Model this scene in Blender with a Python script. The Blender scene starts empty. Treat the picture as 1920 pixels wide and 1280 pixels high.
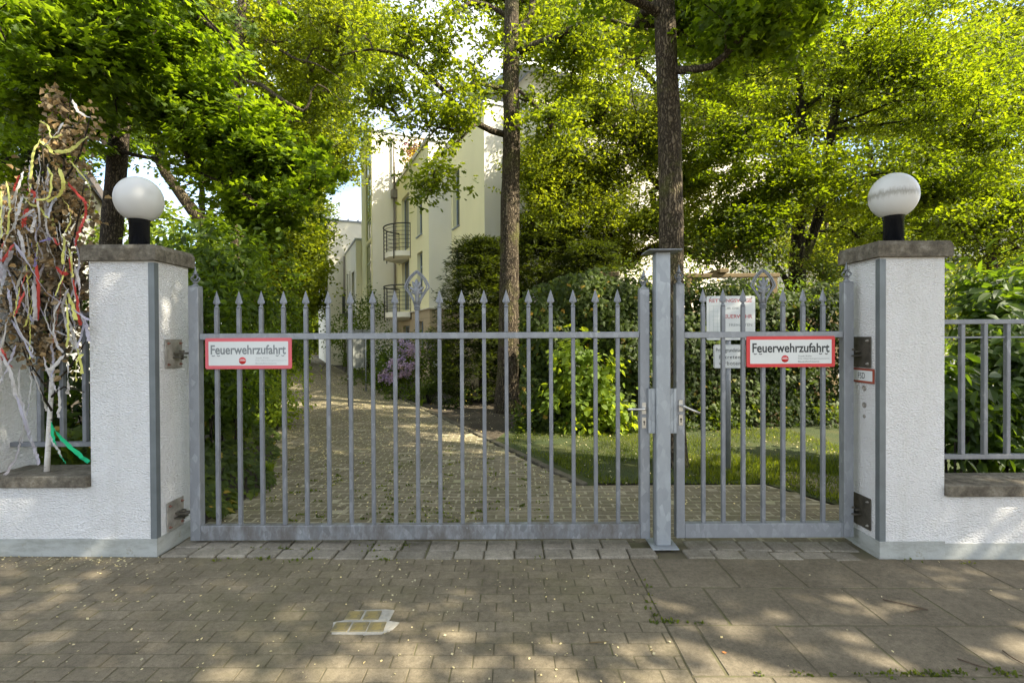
import bpy, math, random
import numpy as np
from mathutils import Vector, Matrix, Euler

random.seed(7); rng = np.random.default_rng(7)
SC = bpy.context.scene; COL = SC.collection
R = math.radians

# ------------------------------------------------------------------ camera
CAMZ = 1.6; F = 940.0
cam = bpy.data.cameras.new('camera'); camo = bpy.data.objects.new('camera', cam); COL.objects.link(camo)
cam.sensor_width = 36; cam.lens = 36*F/1920; cam.clip_end = 1500; cam.clip_start = 0.05
CAMR = (Matrix.Rotation(R(90-0.45), 3, 'X') @ Matrix.Rotation(R(-0.28), 3, 'Z'))
camo.matrix_world = Matrix.Translation((0, 0, CAMZ)) @ CAMR.to_4x4()
SC.camera = camo

# ------------------------------------------------------------------ sky, sun, exposure
SUN_AZ, SUN_EL = -22.0, 42.0          # azimuth from +X towards +Y
w = bpy.data.worlds.new('World'); SC.world = w; w.use_nodes = True
nt = w.node_tree; nt.nodes.clear()
sky = nt.nodes.new('ShaderNodeTexSky'); sky.sky_type = 'NISHITA'; sky.sun_disc = False
sky.sun_elevation = R(SUN_EL); sky.sun_rotation = R(90-SUN_AZ); sky.air_density = 1.0; sky.dust_density = 1.6
tc = nt.nodes.new('ShaderNodeTexCoord'); mp = nt.nodes.new('ShaderNodeMapping'); mp.inputs['Scale'].default_value = (1, 1, 2.6)
nz = nt.nodes.new('ShaderNodeTexNoise'); nz.inputs['Scale'].default_value = 2.2; nz.inputs['Detail'].default_value = 9; nz.inputs['Roughness'].default_value = .58
cr = nt.nodes.new('ShaderNodeValToRGB'); cr.color_ramp.elements[0].position = .40; cr.color_ramp.elements[1].position = .60
mx = nt.nodes.new('ShaderNodeMixRGB'); mx.inputs[2].default_value = (4.5, 4.6, 4.75, 1)
bg = nt.nodes.new('ShaderNodeBackground'); bg.inputs['Strength'].default_value = 0.15
ow = nt.nodes.new('ShaderNodeOutputWorld'); L = nt.links.new
L(tc.outputs['Generated'], mp.inputs[0]); L(mp.outputs[0], nz.inputs['Vector']); L(nz.outputs['Fac'], cr.inputs[0])
L(cr.outputs[0], mx.inputs[0]); L(sky.outputs[0], mx.inputs[1]); L(mx.outputs[0], bg.inputs[0]); L(bg.outputs[0], ow.inputs[0])
sl = bpy.data.lights.new('sun', 'SUN'); so = bpy.data.objects.new('sun', sl); COL.objects.link(so)
sl.energy = 5.0; sl.angle = R(.53); sl.color = (1, .90, .72)
sd = Vector((math.cos(R(SUN_AZ))*math.cos(R(SUN_EL)), math.sin(R(SUN_AZ))*math.cos(R(SUN_EL)), math.sin(R(SUN_EL))))
so.rotation_euler = sd.to_track_quat('Z', 'Y').to_euler(); so.location = sd*60
SC.view_settings.view_transform = 'Standard'; SC.view_settings.look = 'None'
SC.view_settings.exposure = 1.6; SC.view_settings.gamma = 1
SC.render.engine = 'CYCLES'
try:
    SC.cycles.max_bounces = 8; SC.cycles.transmission_bounces = 6; SC.cycles.use_denoising = True
except Exception: pass

# ------------------------------------------------------------------ helpers
def zg(x, y=0): return -0.008*max(-25., min(25., x))
def P(px, py, Y):
    d = CAMR @ Vector(((px-960)/F, -(py-640)/F, -1)); t = Y/d.y
    return Vector((d.x*t, Y, CAMZ+d.z*t))
def G(px, py):
    d = CAMR @ Vector(((px-960)/F, -(py-640)/F, -1))
    t = -CAMZ/d.z
    for _ in range(4): t = (zg(d.x*t)-CAMZ)/d.z
    return Vector((d.x*t, d.y*t, CAMZ+d.z*t))
def PX(px, X, py=640):                       # point on the plane x = X
    d = CAMR @ Vector(((px-960)/F, -(py-640)/F, -1)); t = X/d.x
    return Vector((X, d.y*t, CAMZ+d.z*t))

ORG = {}
class MB:
    def __init__(s): s.v = []; s.f = []; s.sm = []
    def add(s, vs, fs, smooth=False):
        n = len(s.v); s.v += [tuple(v) for v in vs]
        for f in fs: s.f.append([i+n for i in f]); s.sm.append(smooth)
        return s
    def box(s, lo, hi, M=None, bev=0):
        x0, y0, z0 = lo; x1, y1, z1 = hi
        if bev:
            b = bev; vs = []; fs = []
            # chamfered box: 24 verts
            for sx, xo in ((0, x0), (1, x1)):
                for sy, yo in ((0, y0), (1, y1)):
                    for sz, zo in ((0, z0), (1, z1)):
                        ix = b if sx == 0 else -b; iy = b if sy == 0 else -b; iz = b if sz == 0 else -b
                        vs += [(xo, yo+iy, zo+iz), (xo+ix, yo, zo+iz), (xo+ix, yo+iy, zo)]
            def I(sx, sy, sz, k): return (sx*4+sy*2+sz)*3+k
            for sx in (0, 1): fs.append([I(sx, 0, 0, 0), I(sx, 1, 0, 0), I(sx, 1, 1, 0), I(sx, 0, 1, 0)][::(-1 if sx == 0 else 1)])
            for sy in (0, 1): fs.append([I(0, sy, 0, 1), I(1, sy, 0, 1), I(1, sy, 1, 1), I(0, sy, 1, 1)][::(1 if sy == 0 else -1)])
            for sz in (0, 1): fs.append([I(0, 0, sz, 2), I(1, 0, sz, 2), I(1, 1, sz, 2), I(0, 1, sz, 2)][::(-1 if sz == 0 else 1)])
            for a in (0, 1):
                for c in (0, 1):
                    fs.append([I(a, c, 0, 0), I(a, c, 1, 0), I(a, c, 1, 1), I(a, c, 0, 1)])
                    fs.append([I(a, 0, c, 0), I(a, 1, c, 0), I(a, 1, c, 2), I(a, 0, c, 2)])
                    fs.append([I(0, a, c, 1), I(1, a, c, 1), I(1, a, c, 2), I(0, a, c, 2)])
                    for e in (0, 1): fs.append([I(a, c, e, 0), I(a, c, e, 1), I(a, c, e, 2)])
        else:
            vs = [(x0, y0, z0), (x1, y0, z0), (x1, y1, z0), (x0, y1, z0), (x0, y0, z1), (x1, y0, z1), (x1, y1, z1), (x0, y1, z1)]
            fs = [[0, 3, 2, 1], [4, 5, 6, 7], [0, 1, 5, 4], [1, 2, 6, 5], [2, 3, 7, 6], [3, 0, 4, 7]]
        if M is not None: vs = [M @ Vector(v) for v in vs]
        return s.add(vs, fs)
    def cbox(s, c, size, M=None, bev=0):
        lo = [-size[i]/2 for i in range(3)]; hi = [size[i]/2 for i in range(3)]
        T = Matrix.Translation(c) @ (M.to_4x4() if M is not None else Matrix.Identity(4))
        return s.box(lo, hi, T, bev)
    def tube(s, pts, rad, n=8, caps=True, smooth=True):
        pts = [Vector(p) for p in pts]; k = len(pts)
        if not hasattr(rad, '__len__'): rad = [rad]*k
        vs = []; up = None
        for i, p in enumerate(pts):
            t = (pts[min(i+1, k-1)]-pts[max(i-1, 0)])
            t = t.normalized() if t.length > 1e-9 else Vector((0, 0, 1))
            if up is None: up = t.orthogonal().normalized()
            else:
                up = up - t*up.dot(t); up = up.normalized() if up.length > 1e-6 else t.orthogonal().normalized()
            b = t.cross(up)
            for j in range(n):
                a = 2*math.pi*j/n; vs.append(p + (up*math.cos(a)+b*math.sin(a))*rad[i])
        fs = [[i*n+j, i*n+(j+1) % n, (i+1)*n+(j+1) % n, (i+1)*n+j] for i in range(k-1) for j in range(n)]
        s.add(vs, fs, smooth)
        if caps:
            m = len(s.v)-len(vs)
            s.f.append([m+j for j in range(n)][::-1]); s.sm.append(False)
            s.f.append([m+(k-1)*n+j for j in range(n)]); s.sm.append(False)
        return s
    def lathe(s, c, prof, n=20, axis='Z', smooth=True):
        c = Vector(c); vs = []
        for r, z in prof:
            for j in range(n):
                a = 2*math.pi*j/n; x, y = r*math.cos(a), r*math.sin(a)
                vs.append(c+(Vector((x, y, z)) if axis == 'Z' else Vector((x, -z, y)) if axis == 'Y' else Vector((z, x, y))))
        k = len(prof)
        fs = [[i*n+j, i*n+(j+1) % n, (i+1)*n+(j+1) % n, (i+1)*n+j] for i in range(k-1) for j in range(n)]
        s.add(vs, fs, smooth); m = len(s.v)-len(vs)
        s.f.append([m+j for j in range(n)][::-1]); s.sm.append(False)
        s.f.append([m+(k-1)*n+j for j in range(n)]); s.sm.append(False)
        return s
    def build(s, name, mat, parent=None, origin=None):
        me = bpy.data.meshes.new(name)
        A = np.array(s.v, dtype=float)
        if parent is not None: o0 = ORG[parent.name]
        elif origin is not None: o0 = Vector(origin)
        else:
            lo, hi = A.min(0), A.max(0); o0 = Vector(((lo[0]+hi[0])/2, (lo[1]+hi[1])/2, lo[2]))
        A = A-np.array(o0)
        me.from_pydata(A.tolist(), [], s.f); me.polygons.foreach_set('use_smooth', s.sm); me.update()
        return link(name, me, mat, parent, o0)
def link(name, me, mat, parent, o0):
    if mat is not None:
        for m in (mat if isinstance(mat, (list, tuple)) else [mat]): me.materials.append(m)
    o = bpy.data.objects.new(name, me); COL.objects.link(o)
    if parent is not None: o.parent = parent
    else: o.location = o0
    ORG[o.name] = Vector(o0)
    return o
def tag(o, label=None, cat=None, group=None, kind=None):
    if label: o['label'] = label
    if cat: o['category'] = cat
    if group: o['group'] = group
    if kind: o['kind'] = kind
    return o
def thing(name, label, cat, loc, group=None):
    o = bpy.data.objects.new(name, None); COL.objects.link(o); o.location = loc; o.empty_display_size = .1
    ORG[o.name] = Vector(loc); return tag(o, label, cat, group)
def np_mesh(name, V, Fa, mat, parent=None, origin=(0, 0, 0), smooth=False, matidx=None):
    """V (n,3), Fa (m,k) equal sized faces"""
    me = bpy.data.meshes.new(name)
    o0 = ORG[parent.name] if parent is not None else Vector(origin)
    V = np.asarray(V, dtype=np.float32)-np.array(o0, dtype=np.float32)
    n, (m, k) = len(V), Fa.shape
    me.vertices.add(n); me.vertices.foreach_set('co', V.ravel())
    me.loops.add(m*k); me.loops.foreach_set('vertex_index', Fa.astype(np.int32).ravel())
    me.polygons.add(m); me.polygons.foreach_set('loop_start', np.arange(0, m*k, k, dtype=np.int32))
    try: me.polygons.foreach_set('loop_total', np.full(m, k, dtype=np.int32))
    except Exception: pass
    if matidx is not None: me.polygons.foreach_set('material_index', matidx.astype(np.int32))
    me.polygons.foreach_set('use_smooth', np.full(m, bool(smooth)))
    me.update(calc_edges=True)
    return link(name, me, mat, parent, o0)

# ------------------------------------------------------------------ materials
def new_mat(name):
    m = bpy.data.materials.new(name); m.use_nodes = True
    return m, m.node_tree, m.node_tree.nodes['Principled BSDF']
def N(nt, t, **kw):
    n = nt.nodes.new(t)
    for k, v in kw.items():
        if k in n.inputs: n.inputs[k].default_value = v
        else: setattr(n, k, v)
    return n
def ramp(nt, fac, stops):
    c = nt.nodes.new('ShaderNodeValToRGB'); e = c.color_ramp.elements
    while len(e) < len(stops): e.new(.5)
    for i, (p, col) in enumerate(stops): e[i].position = p; e[i].color = (*col, 1)
    nt.links.new(fac, c.inputs[0]); return c.outputs[0]
def coords(nt, scale=(1, 1, 1), kind='Object'):
    t = nt.nodes.new('ShaderNodeTexCoord'); m = nt.nodes.new('ShaderNodeMapping'); m.inputs['Scale'].default_value = scale
    nt.links.new(t.outputs[kind], m.inputs[0]); return m.outputs[0]
def noise(nt, vec, scale, detail=5, rough=.6):
    n = N(nt, 'ShaderNodeTexNoise'); n.inputs['Scale'].default_value = scale; n.inputs['Detail'].default_value = detail; n.inputs['Roughness'].default_value = rough
    nt.links.new(vec, n.inputs['Vector']); return n.outputs['Fac']
def bump(nt, b, h, strength=.5, dist=.01):
    n = N(nt, 'ShaderNodeBump'); n.inputs['Strength'].default_value = strength; n.inputs['Distance'].default_value = dist
    nt.links.new(h, n.inputs['Height']); nt.links.new(n.outputs[0], b.inputs['Normal']); return n
def mixc(nt, fac, a, b, mode='MIX'):
    m = nt.nodes.new('ShaderNodeMixRGB'); m.blend_type = mode
    for i, x in ((0, fac), (1, a), (2, b)):
        if hasattr(x, 'is_output'): nt.links.new(x, m.inputs[i])
        else: m.inputs[i].default_value = x if i == 0 else (*x, 1)
    return m.outputs[0]
def simple(name, col, rough=.6, metal=0, var=.15, scale=6, bumps=0, bscale=60, rnd=0):
    m, nt, b = new_mat(name); v = coords(nt)
    f = noise(nt, v, scale)
    c = ramp(nt, f, [(.3, tuple(x*(1-var) for x in col)), (.7, tuple(min(1, x*(1+var)) for x in col))])
    if rnd:
        g = nt.nodes.new('ShaderNodeNewGeometry'); k = nt.nodes.new('ShaderNodeMapRange')
        k.inputs[3].default_value = 1-rnd; k.inputs[4].default_value = 1+rnd
        nt.links.new(g.outputs['Random Per Island'], k.inputs[0]); c = mixc(nt, 1, c, k.outputs[0], 'MULTIPLY')
    nt.links.new(c, b.inputs['Base Color']); b.inputs['Roughness'].default_value = rough; b.inputs['Metallic'].default_value = metal
    if bumps: bump(nt, b, noise(nt, v, bscale, 6), bumps, .01)
    return m
def leaf_mat(name, refl, trans, var=.35, dead=None, gloss=.25, k=.46):
    if name.split('_')[-1] in ('leaf', 'needle', 'blade') and 'withered' not in name and 'dry' not in name: refl = (refl[0]*k*1.05, refl[1]*k*.82, refl[2]*k*.65); gloss *= .6; trans = (trans[0]*k*1.85, trans[1]*k*1.38, trans[2]*k*.6)
    m = bpy.data.materials.new(name); m.use_nodes = True; nt = m.node_tree; nt.nodes.clear()
    g = nt.nodes.new('ShaderNodeNewGeometry'); rp = g.outputs['Random Per Island']
    lo = tuple(x*(1-var) for x in refl); hi = (min(1, refl[0]*(1+var*1.4)), refl[1]*(1+var), refl[2]*(1+var*.3))
    st = [(0, lo), (.55, refl), (.97, hi)]
    if dead: st.append((1, dead))
    c1 = ramp(nt, rp, st)
    lo = tuple(x*(1-var) for x in trans); hi = (min(1, trans[0]*(1+var)), trans[1]*(1+var*.7), trans[2])
    c2 = ramp(nt, rp, [(0, lo), (.5, trans), (1, hi)])
    p = nt.nodes.new('ShaderNodeBsdfPrincipled'); p.inputs['Roughness'].default_value = .58; p.inputs['Specular IOR Level'].default_value = gloss
    t = nt.nodes.new('ShaderNodeBsdfTranslucent'); a = nt.nodes.new('ShaderNodeAddShader'); o = nt.nodes.new('ShaderNodeOutputMaterial')
    vn = ramp(nt, noise(nt, coords(nt), 1.1, 3, .6), [(.32, (.68, .72, .9)), (.68, (1.30, 1.22, 1.0))]); c1 = mixc(nt, 1, c1, vn, 'MULTIPLY'); c2 = mixc(nt, 1, c2, vn, 'MULTIPLY')
    nt.links.new(c1, p.inputs['Base Color']); nt.links.new(c2, t.inputs['Color'])
    nt.links.new(p.outputs[0], a.inputs[0]); nt.links.new(t.outputs[0], a.inputs[1]); nt.links.new(a.outputs[0], o.inputs[0])
    return m
M = {}
def mk():
    # rough white render with horizontal trowel texture
    m, nt, b = new_mat('white_render'); v = coords(nt, (.8, .8, 2.0)); v1 = coords(nt)
    f = noise(nt, v1, 3, 6); d = noise(nt, coords(nt, (6, 6, .8)), 1.6, 5)
    c = ramp(nt, f, [(.3, (.74, .73, .70)), (.62, (.83, .83, .82))])
    c = mixc(nt, .5, c, ramp(nt, d, [(.33, (.70, .69, .64)), (.5, (.86, .86, .86))]), 'MULTIPLY')
    c = mixc(nt, .45, c, (.86, .86, .85), 'MIX')
    nt.links.new(c, b.inputs['Base Color']); b.inputs['Roughness'].default_value = .92
    v2 = nt.nodes.new('ShaderNodeTexVoronoi'); v2.inputs['Scale'].default_value = 62; nt.links.new(v, v2.inputs['Vector'])
    h = mixc(nt, .5, noise(nt, v, 75, 4, .7), v2.outputs['Distance'])
    bump(nt, b, h, 1.0, .022); M['render'] = m
    # plinth paint
    m, nt, b = new_mat('plinth_paint'); v = coords(nt)
    c = ramp(nt, noise(nt, coords(nt, (1, 1, 3)), 4, 7, .7), [(.3, (.24, .25, .22)), (.52, (.36, .375, .35)), (.72, (.42, .435, .42))])
    c = mixc(nt, ramp(nt, noise(nt, v, 14, 6, .75), [(.60, (0, 0, 0)), (.68, (1, 1, 1))]), c, (.27, .27, .22))
    nt.links.new(c, b.inputs['Base Color']); b.inputs['Roughness'].default_value = .8; bump(nt, b, noise(nt, v, 40, 6), .35, .01); M['plinth'] = m
    # mossy concrete cap
    m, nt, b = new_mat('weathered_concrete'); v = coords(nt)
    c = ramp(nt, noise(nt, v, 11, 10, .78), [(.34, (.055, .046, .032)), (.46, (.11, .095, .07)), (.55, (.17, .15, .112)), (.66, (.27, .245, .20))])
    c = mixc(nt, ramp(nt, noise(nt, v, 90, 3), [(.62, (0, 0, 0)), (.70, (.6, .6, .6))]), c, (.09, .08, .06))
    nt.links.new(c, b.inputs['Base Color']); b.inputs['Roughness'].default_value = .95; bump(nt, b, noise(nt, v, 60, 7, .75), .7, .012); M['concrete'] = m
    # galvanised steel
    def galv(name, a, bcol, d, met=.35, sc=28):
        m, nt, b = new_mat(name); v = coords(nt, (1, 1, .55))
        vo = nt.nodes.new('ShaderNodeTexVoronoi'); vo.inputs['Scale'].default_value = sc; nt.links.new(v, vo.inputs['Vector'])
        sp = nt.nodes.new('ShaderNodeSeparateColor'); nt.links.new(vo.outputs['Color'], sp.inputs[0])
        c = ramp(nt, sp.outputs[0], [(0, a), (.75, bcol), (1, tuple(min(1, x*1.25) for x in bcol))])
        n1 = noise(nt, coords(nt, (1, 1, .4)), 9, 8, .7)
        c = mixc(nt, ramp(nt, n1, [(.35, (0, 0, 0)), (.62, (1, 1, 1))]), c, d)
        n2 = noise(nt, coords(nt), 38, 4, .6)
        c = mixc(nt, ramp(nt, n2, [(.66, (0, 0, 0)), (.72, (.8, .8, .8))]), c, (.36, .37, .38))
        nt.links.new(c, b.inputs['Base Color']); b.inputs['Metallic'].default_value = met
        rr = ramp(nt, n1, [(.3, (.42, .42, .42)), (.7, (.62, .62, .62))]); nt.links.new(rr, b.inputs['Roughness'])
        bump(nt, b, noise(nt, coords(nt), 90, 4), .15, .002); return m
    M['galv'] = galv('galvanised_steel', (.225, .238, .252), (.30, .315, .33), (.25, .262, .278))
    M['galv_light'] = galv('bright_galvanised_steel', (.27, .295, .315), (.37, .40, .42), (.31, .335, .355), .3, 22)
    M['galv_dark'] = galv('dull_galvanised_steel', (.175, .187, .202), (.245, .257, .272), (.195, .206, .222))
    M['rail_bottom'] = galv('stained_galvanised_steel', (.20, .215, .23), (.30, .32, .34), (.15, .14, .13))
    M['strip'] = simple('grey_zinc_strip', (.155, .175, .18), .5, .3, .12, 8)
    M['oldsteel'] = simple('dull_old_steel', (.33, .31, .27), .55, .4, .35, 14, .2)
    M['darksteel'] = simple('dark_oily_steel', (.10, .09, .07), .5, .5, .4, 14, .2)
    M['rust'] = simple('rusty_bolt', (.22, .10, .07), .8, .2, .4, 40, .3)
    M['handle'] = simple('brushed_aluminium', (.62, .61, .58), .3, .85, .06, 20)
    M['blackpaint'] = simple('black_gloss_paint', (.012, .013, .016), .22, 0, .2, 8)
    m, nt, b = new_mat('opal_globe'); v = coords(nt)
    b.inputs['Base Color'].default_value = (.60, .60, .58, 1); b.inputs['Roughness'].default_value = .34; b.inputs['Specular IOR Level'].default_value = .4
    b.inputs['Subsurface Weight'].default_value = .5; b.inputs['Subsurface Radius'].default_value = (.12, .12, .12); b.inputs['Subsurface Scale'].default_value = 1
    M['globe'] = m
    m, nt, b = new_mat('dirty_opal_globe'); t = nt.nodes.new('ShaderNodeTexCoord'); sx = nt.nodes.new('ShaderNodeSeparateXYZ'); nt.links.new(t.outputs['Object'], sx.inputs[0])
    dn = noise(nt, coords(nt, (16, 16, 3)), 4, 8, .75)
    a1 = nt.nodes.new('ShaderNodeMath'); a1.operation = 'MULTIPLY_ADD'; a1.inputs[1].default_value = .10; nt.links.new(dn, a1.inputs[0]); nt.links.new(sx.outputs[2], a1.inputs[2])
    c = ramp(nt, a1.outputs[0], [(0, (.62, .62, .60)), (.020, (.58, .575, .55)), (.036, (.40, .39, .35)), (.052, (.30, .29, .25)), (.070, (.50, .49, .46)), (.09, (.62, .62, .60))])
    nt.links.new(c, b.inputs['Base Color']); b.inputs['Roughness'].default_value = .35; b.inputs['Specular IOR Level'].default_value = .35; b.inputs['Subsurface Weight'].default_value = .3; b.inputs['Subsurface Radius'].default_value = (.1, .1, .1); b.inputs['Subsurface Scale'].default_value = 1
    M['globe_dirty'] = m
    # pavers
    def stone(name, a, b1, moss, mossamt=.55, rnd=.16, fine=.8):
        m, nt, b = new_mat(name); v = coords(nt)
        g = nt.nodes.new('ShaderNodeNewGeometry'); k = nt.nodes.new('ShaderNodeMapRange'); k.inputs[3].default_value = 1-rnd; k.inputs[4].default_value = 1+rnd
        nt.links.new(g.outputs['Random Per Island'], k.inputs[0])
        c = ramp(nt, noise(nt, v, 1.7, 8, .65), [(.3, a), (.7, b1)])
        sp = ramp(nt, noise(nt, v, 190, 3, .8), [(.36, (.55, .55, .55)), (.5, (1, 1, 1)), (.66, (1.0, 1.0, 1.0)), (.74, (1.9, 1.9, 1.9))])
        c = mixc(nt, fine, c, sp, 'MULTIPLY'); c = mixc(nt, 1, c, k.outputs[0], 'MULTIPLY')
        c = mixc(nt, 1, c, ramp(nt, noise(nt, v, 38, 5, .7), [(.3, (.74, .74, .73)), (.7, (1.25, 1.25, 1.26))]), 'MULTIPLY'); c = mixc(nt, 1, c, ramp(nt, noise(nt, v, 4.5, 7, .7), [(.3, (.80, .80, .79)), (.7, (1.16, 1.16, 1.17))]), 'MULTIPLY')
        mo = ramp(nt, noise(nt, v, .9, 9, .7), [(1-mossamt-.1, (0, 0, 0)), (1-mossamt+.15, (.75, .75, .75))])
        c = mixc(nt, mo, c, moss)
        nt.links.new(c, b.inputs['Base Color']); b.inputs['Roughness'].default_value = .93; b.inputs['Specular IOR Level'].default_value = .25
        bump(nt, b, noise(nt, v, 150, 6, .8), .5, .006); return m
    M['paver'] = stone('paving_block', (.152, .128, .088), (.228, .192, .130), (.128, .118, .056), .42, .10)
    M['drive'] = stone('driveway_block', (.155, .133, .088), (.235, .20, .132), (.14, .13, .06), .45, .12)
    M['slab'] = stone('concrete_slab', (.142, .120, .084), (.198, .168, .118), (.076, .062, .038), .35, .07)
    M['kerb'] = stone('kerb_block', (.19, .17, .13), (.31, .28, .225), (.15, .135, .075), .36, .2)
    M['edging'] = stone('edging_block', (.10, .088, .066), (.14, .122, .09), (.09, .085, .045), .45, .2)
    m, nt, b = new_mat('joint_sand'); v = coords(nt)
    c = ramp(nt, noise(nt, v, 2.2, 9, .7), [(.3, (.075, .064, .040)), (.5, (.115, .10, .058)), (.66, (.11, .11, .042))])
    nt.links.new(c, b.inputs['Base Color']); b.inputs['Roughness'].default_value = 1; bump(nt, b, noise(nt, v, 120, 5), .6, .01); M['joint'] = m
    m, nt, b = new_mat('driveway_joint'); v = coords(nt)
    c = ramp(nt, noise(nt, v, 2.2, 9, .7), [(.3, (.17, .15, .10)), (.5, (.33, .295, .20)), (.7, (.20, .21, .085))])
    nt.links.new(c, b.inputs['Base Color']); b.inputs['Roughness'].default_value = 1; M['joint_drive'] = m
    m, nt, b = new_mat('garden_soil'); v = coords(nt)
    c = ramp(nt, noise(nt, v, 1.3, 10, .75), [(.3, (.03, .022, .013)), (.5, (.055, .042, .025)), (.7, (.10, .08, .05))])
    nt.links.new(c, b.inputs['Base Color']); b.inputs['Roughness'].default_value = 1; bump(nt, b, noise(nt, v, 30, 8), .8, .03); M['soil'] = m
    m, nt, b = new_mat('mossy_lawn'); v = coords(nt)
    c = ramp(nt, noise(nt, v, 1.6, 10, .72), [(.3, (.020, .038, .006)), (.5, (.040, .054, .008)), (.68, (.066, .064, .014))])
    nt.links.new(c, b.inputs['Base Color']); b.inputs['Roughness'].default_value = 1; bump(nt, b, noise(nt, v, 70, 8), .9, .02); M['lawn'] = m
    # bark
    def bark(name, a, b1, sc=1., moss=0):
        m, nt, b = new_mat(name); v = coords(nt, (1, 1, .10)); ds = nt.nodes.new('ShaderNodeVectorMath'); ds.operation = 'MULTIPLY_ADD'; nd = nt.nodes.new('ShaderNodeTexNoise'); nd.inputs['Scale'].default_value = 9; nt.links.new(coords(nt), nd.inputs['Vector']); ds.inputs[1].default_value = (.10, .10, .10); nt.links.new(nd.outputs['Color'], ds.inputs[0]); nt.links.new(v, ds.inputs[2]); v = ds.outputs[0]
        vo = N(nt, 'ShaderNodeTexVoronoi'); vo.feature = 'DISTANCE_TO_EDGE'; vo.inputs['Scale'].default_value = 30*sc; nt.links.new(v, vo.inputs['Vector'])
        h = mixc(nt, .5, noise(nt, v, 30*sc, 9, .75), ramp(nt, vo.outputs['Distance'], [(0, (0, 0, 0)), (.35, (1, 1, 1))]))
        c = ramp(nt, h, [(.28, tuple(x*.45 for x in a)), (.45, a), (.72, b1)])
        c = mixc(nt, .4, c, ramp(nt, noise(nt, coords(nt), 3, 5), [(.3, (.6, .6, .6)), (.7, (1.1, 1.05, 1))]), 'MULTIPLY')
        if moss: c = mixc(nt, ramp(nt, noise(nt, coords(nt), 2.3, 6, .7), [(.5, (0, 0, 0)), (.68, (moss,)*3)]), c, (.13, .14, .03))
        nt.links.new(c, b.inputs['Base Color']); b.inputs['Roughness'].default_value = .95; b.inputs['Specular IOR Level'].default_value = .2
        bump(nt, b, h, 1., .03); return m
    M['bark'] = bark('oak_bark', (.070, .055, .036), (.165, .135, .092), 1, .5)
    M['bark2'] = bark('maple_bark', (.050, .040, .028), (.125, .10, .068), 1.2)
    M['bark3'] = bark('hornbeam_bark', (.025, .022, .014), (.065, .055, .034), .8, .5)
    M['bark_pale'] = bark('pale_robinia_bark', (.085, .068, .042), (.22, .18, .115), .9)
    m, nt, b = new_mat('birch_bark'); c = ramp(nt, noise(nt, coords(nt, (1, 1, 3)), 14, 6, .7), [(.34, (.12, .09, .07)), (.42, (.62, .59, .54)), (.7, (.75, .73, .69))])
    nt.links.new(c, b.inputs['Base Color']); b.inputs['Roughness'].default_value = .6; M['birch'] = m
    # leaves
    M['l_maple'] = leaf_mat('maple_leaf', (.068, .150, .018), (.19, .38, .02))
    M['l_oak'] = leaf_mat('oak_leaf', (.060, .125, .018), (.21, .36, .02))
    M['l_horn'] = leaf_mat('hornbeam_leaf', (.050, .105, .012), (.185, .34, .012), .5)
    M['l_sunny'] = leaf_mat('sunlit_robinia_leaf', (.085, .155, .020), (.245, .40, .03), .4)  # robinia colour with yellow sunlight put in, shared by other sunlit trees
    M['l_dark'] = leaf_mat('yew_needle', (.040, .075, .018), (.05, .095, .012), .45)
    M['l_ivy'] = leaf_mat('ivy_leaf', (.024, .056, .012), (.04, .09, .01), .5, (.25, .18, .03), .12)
    M['l_ivylit'] = leaf_mat('lit_ivy_leaf', (.055, .115, .02), (.10, .19, .015), .45, (.35, .2, .03), .3)  # lit copy of the ivy leaf, sunlight in its colour; shrubs share it
    M['l_laurel'] = leaf_mat('laurel_leaf', (.055, .135, .018), (.10, .22, .015), .3, None, .6)
    M['l_hydra'] = leaf_mat('hydrangea_leaf', (.13, .26, .04), (.30, .50, .05), .3)
    M['l_shrub'] = leaf_mat('shrub_leaf', (.045, .105, .02), (.12, .25, .02), .4)
    M['l_box'] = leaf_mat('box_leaf', (.045, .11, .015), (.09, .18, .012), .35)
    M['l_far'] = leaf_mat('far_tree_leaf', (.060, .125, .02), (.20, .34, .03), .4)
    M['l_dead'] = leaf_mat('withered_leaf', (.23, .18, .105), (.08, .055, .025), .5)
    M['l_grass'] = leaf_mat('grass_blade', (.065, .125, .02), (.14, .24, .02), .45)
    M['petal'] = leaf_mat('fallen_seed', (.52, .47, .28), (.15, .14, .06), .35)
    M['flower'] = leaf_mat('lilac_flower', (.44, .34, .46), (.10, .07, .10), .3)
    M['flower_y'] = leaf_mat('yellow_shrub_leaf', (.40, .38, .05), (.35, .32, .04), .3)
    M['flower_r'] = leaf_mat('red_shrub_plum', (.16, .03, .06), (.10, .02, .03), .3)
    # paints
    M['signred'] = simple('sign_red', (.62, .035, .035), .4, 0, .1, 4)
    M['signpink'] = simple('faded_sign_red', (.66, .12, .14), .5, 0, .08, 4)
    M['signwhite'] = simple('sign_white', (.66, .68, .66), .4, 0, .05, 3)
    M['signtext'] = simple('sign_black_letters', (.03, .035, .035), .5)
    M['signtextgrey'] = simple('faded_grey_letters', (.20, .22, .22), .5)
    M['signtextpale'] = simple('pale_grey_letters', (.42, .43, .42), .5)
    M['textred'] = simple('dull_red_letters', (.50, .10, .10), .5)
    M['textgreen'] = simple('pale_green_lines', (.48, .54, .50), .5)
    M['fsdframe'] = simple('brown_red_frame', (.30, .06, .03), .5)
    # building
    def wallm(name, a, sc=.7):
        m, nt, b = new_mat(name); c = ramp(nt, noise(nt, coords(nt, (1, 1, .4)), sc, 8, .65), [(.3, tuple(x*.9 for x in a)), (.7, a)])
        nt.links.new(c, b.inputs['Base Color']); b.inputs['Roughness'].default_value = .9; bump(nt, b, noise(nt, coords(nt), 40, 4), .2, .01); return m
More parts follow.
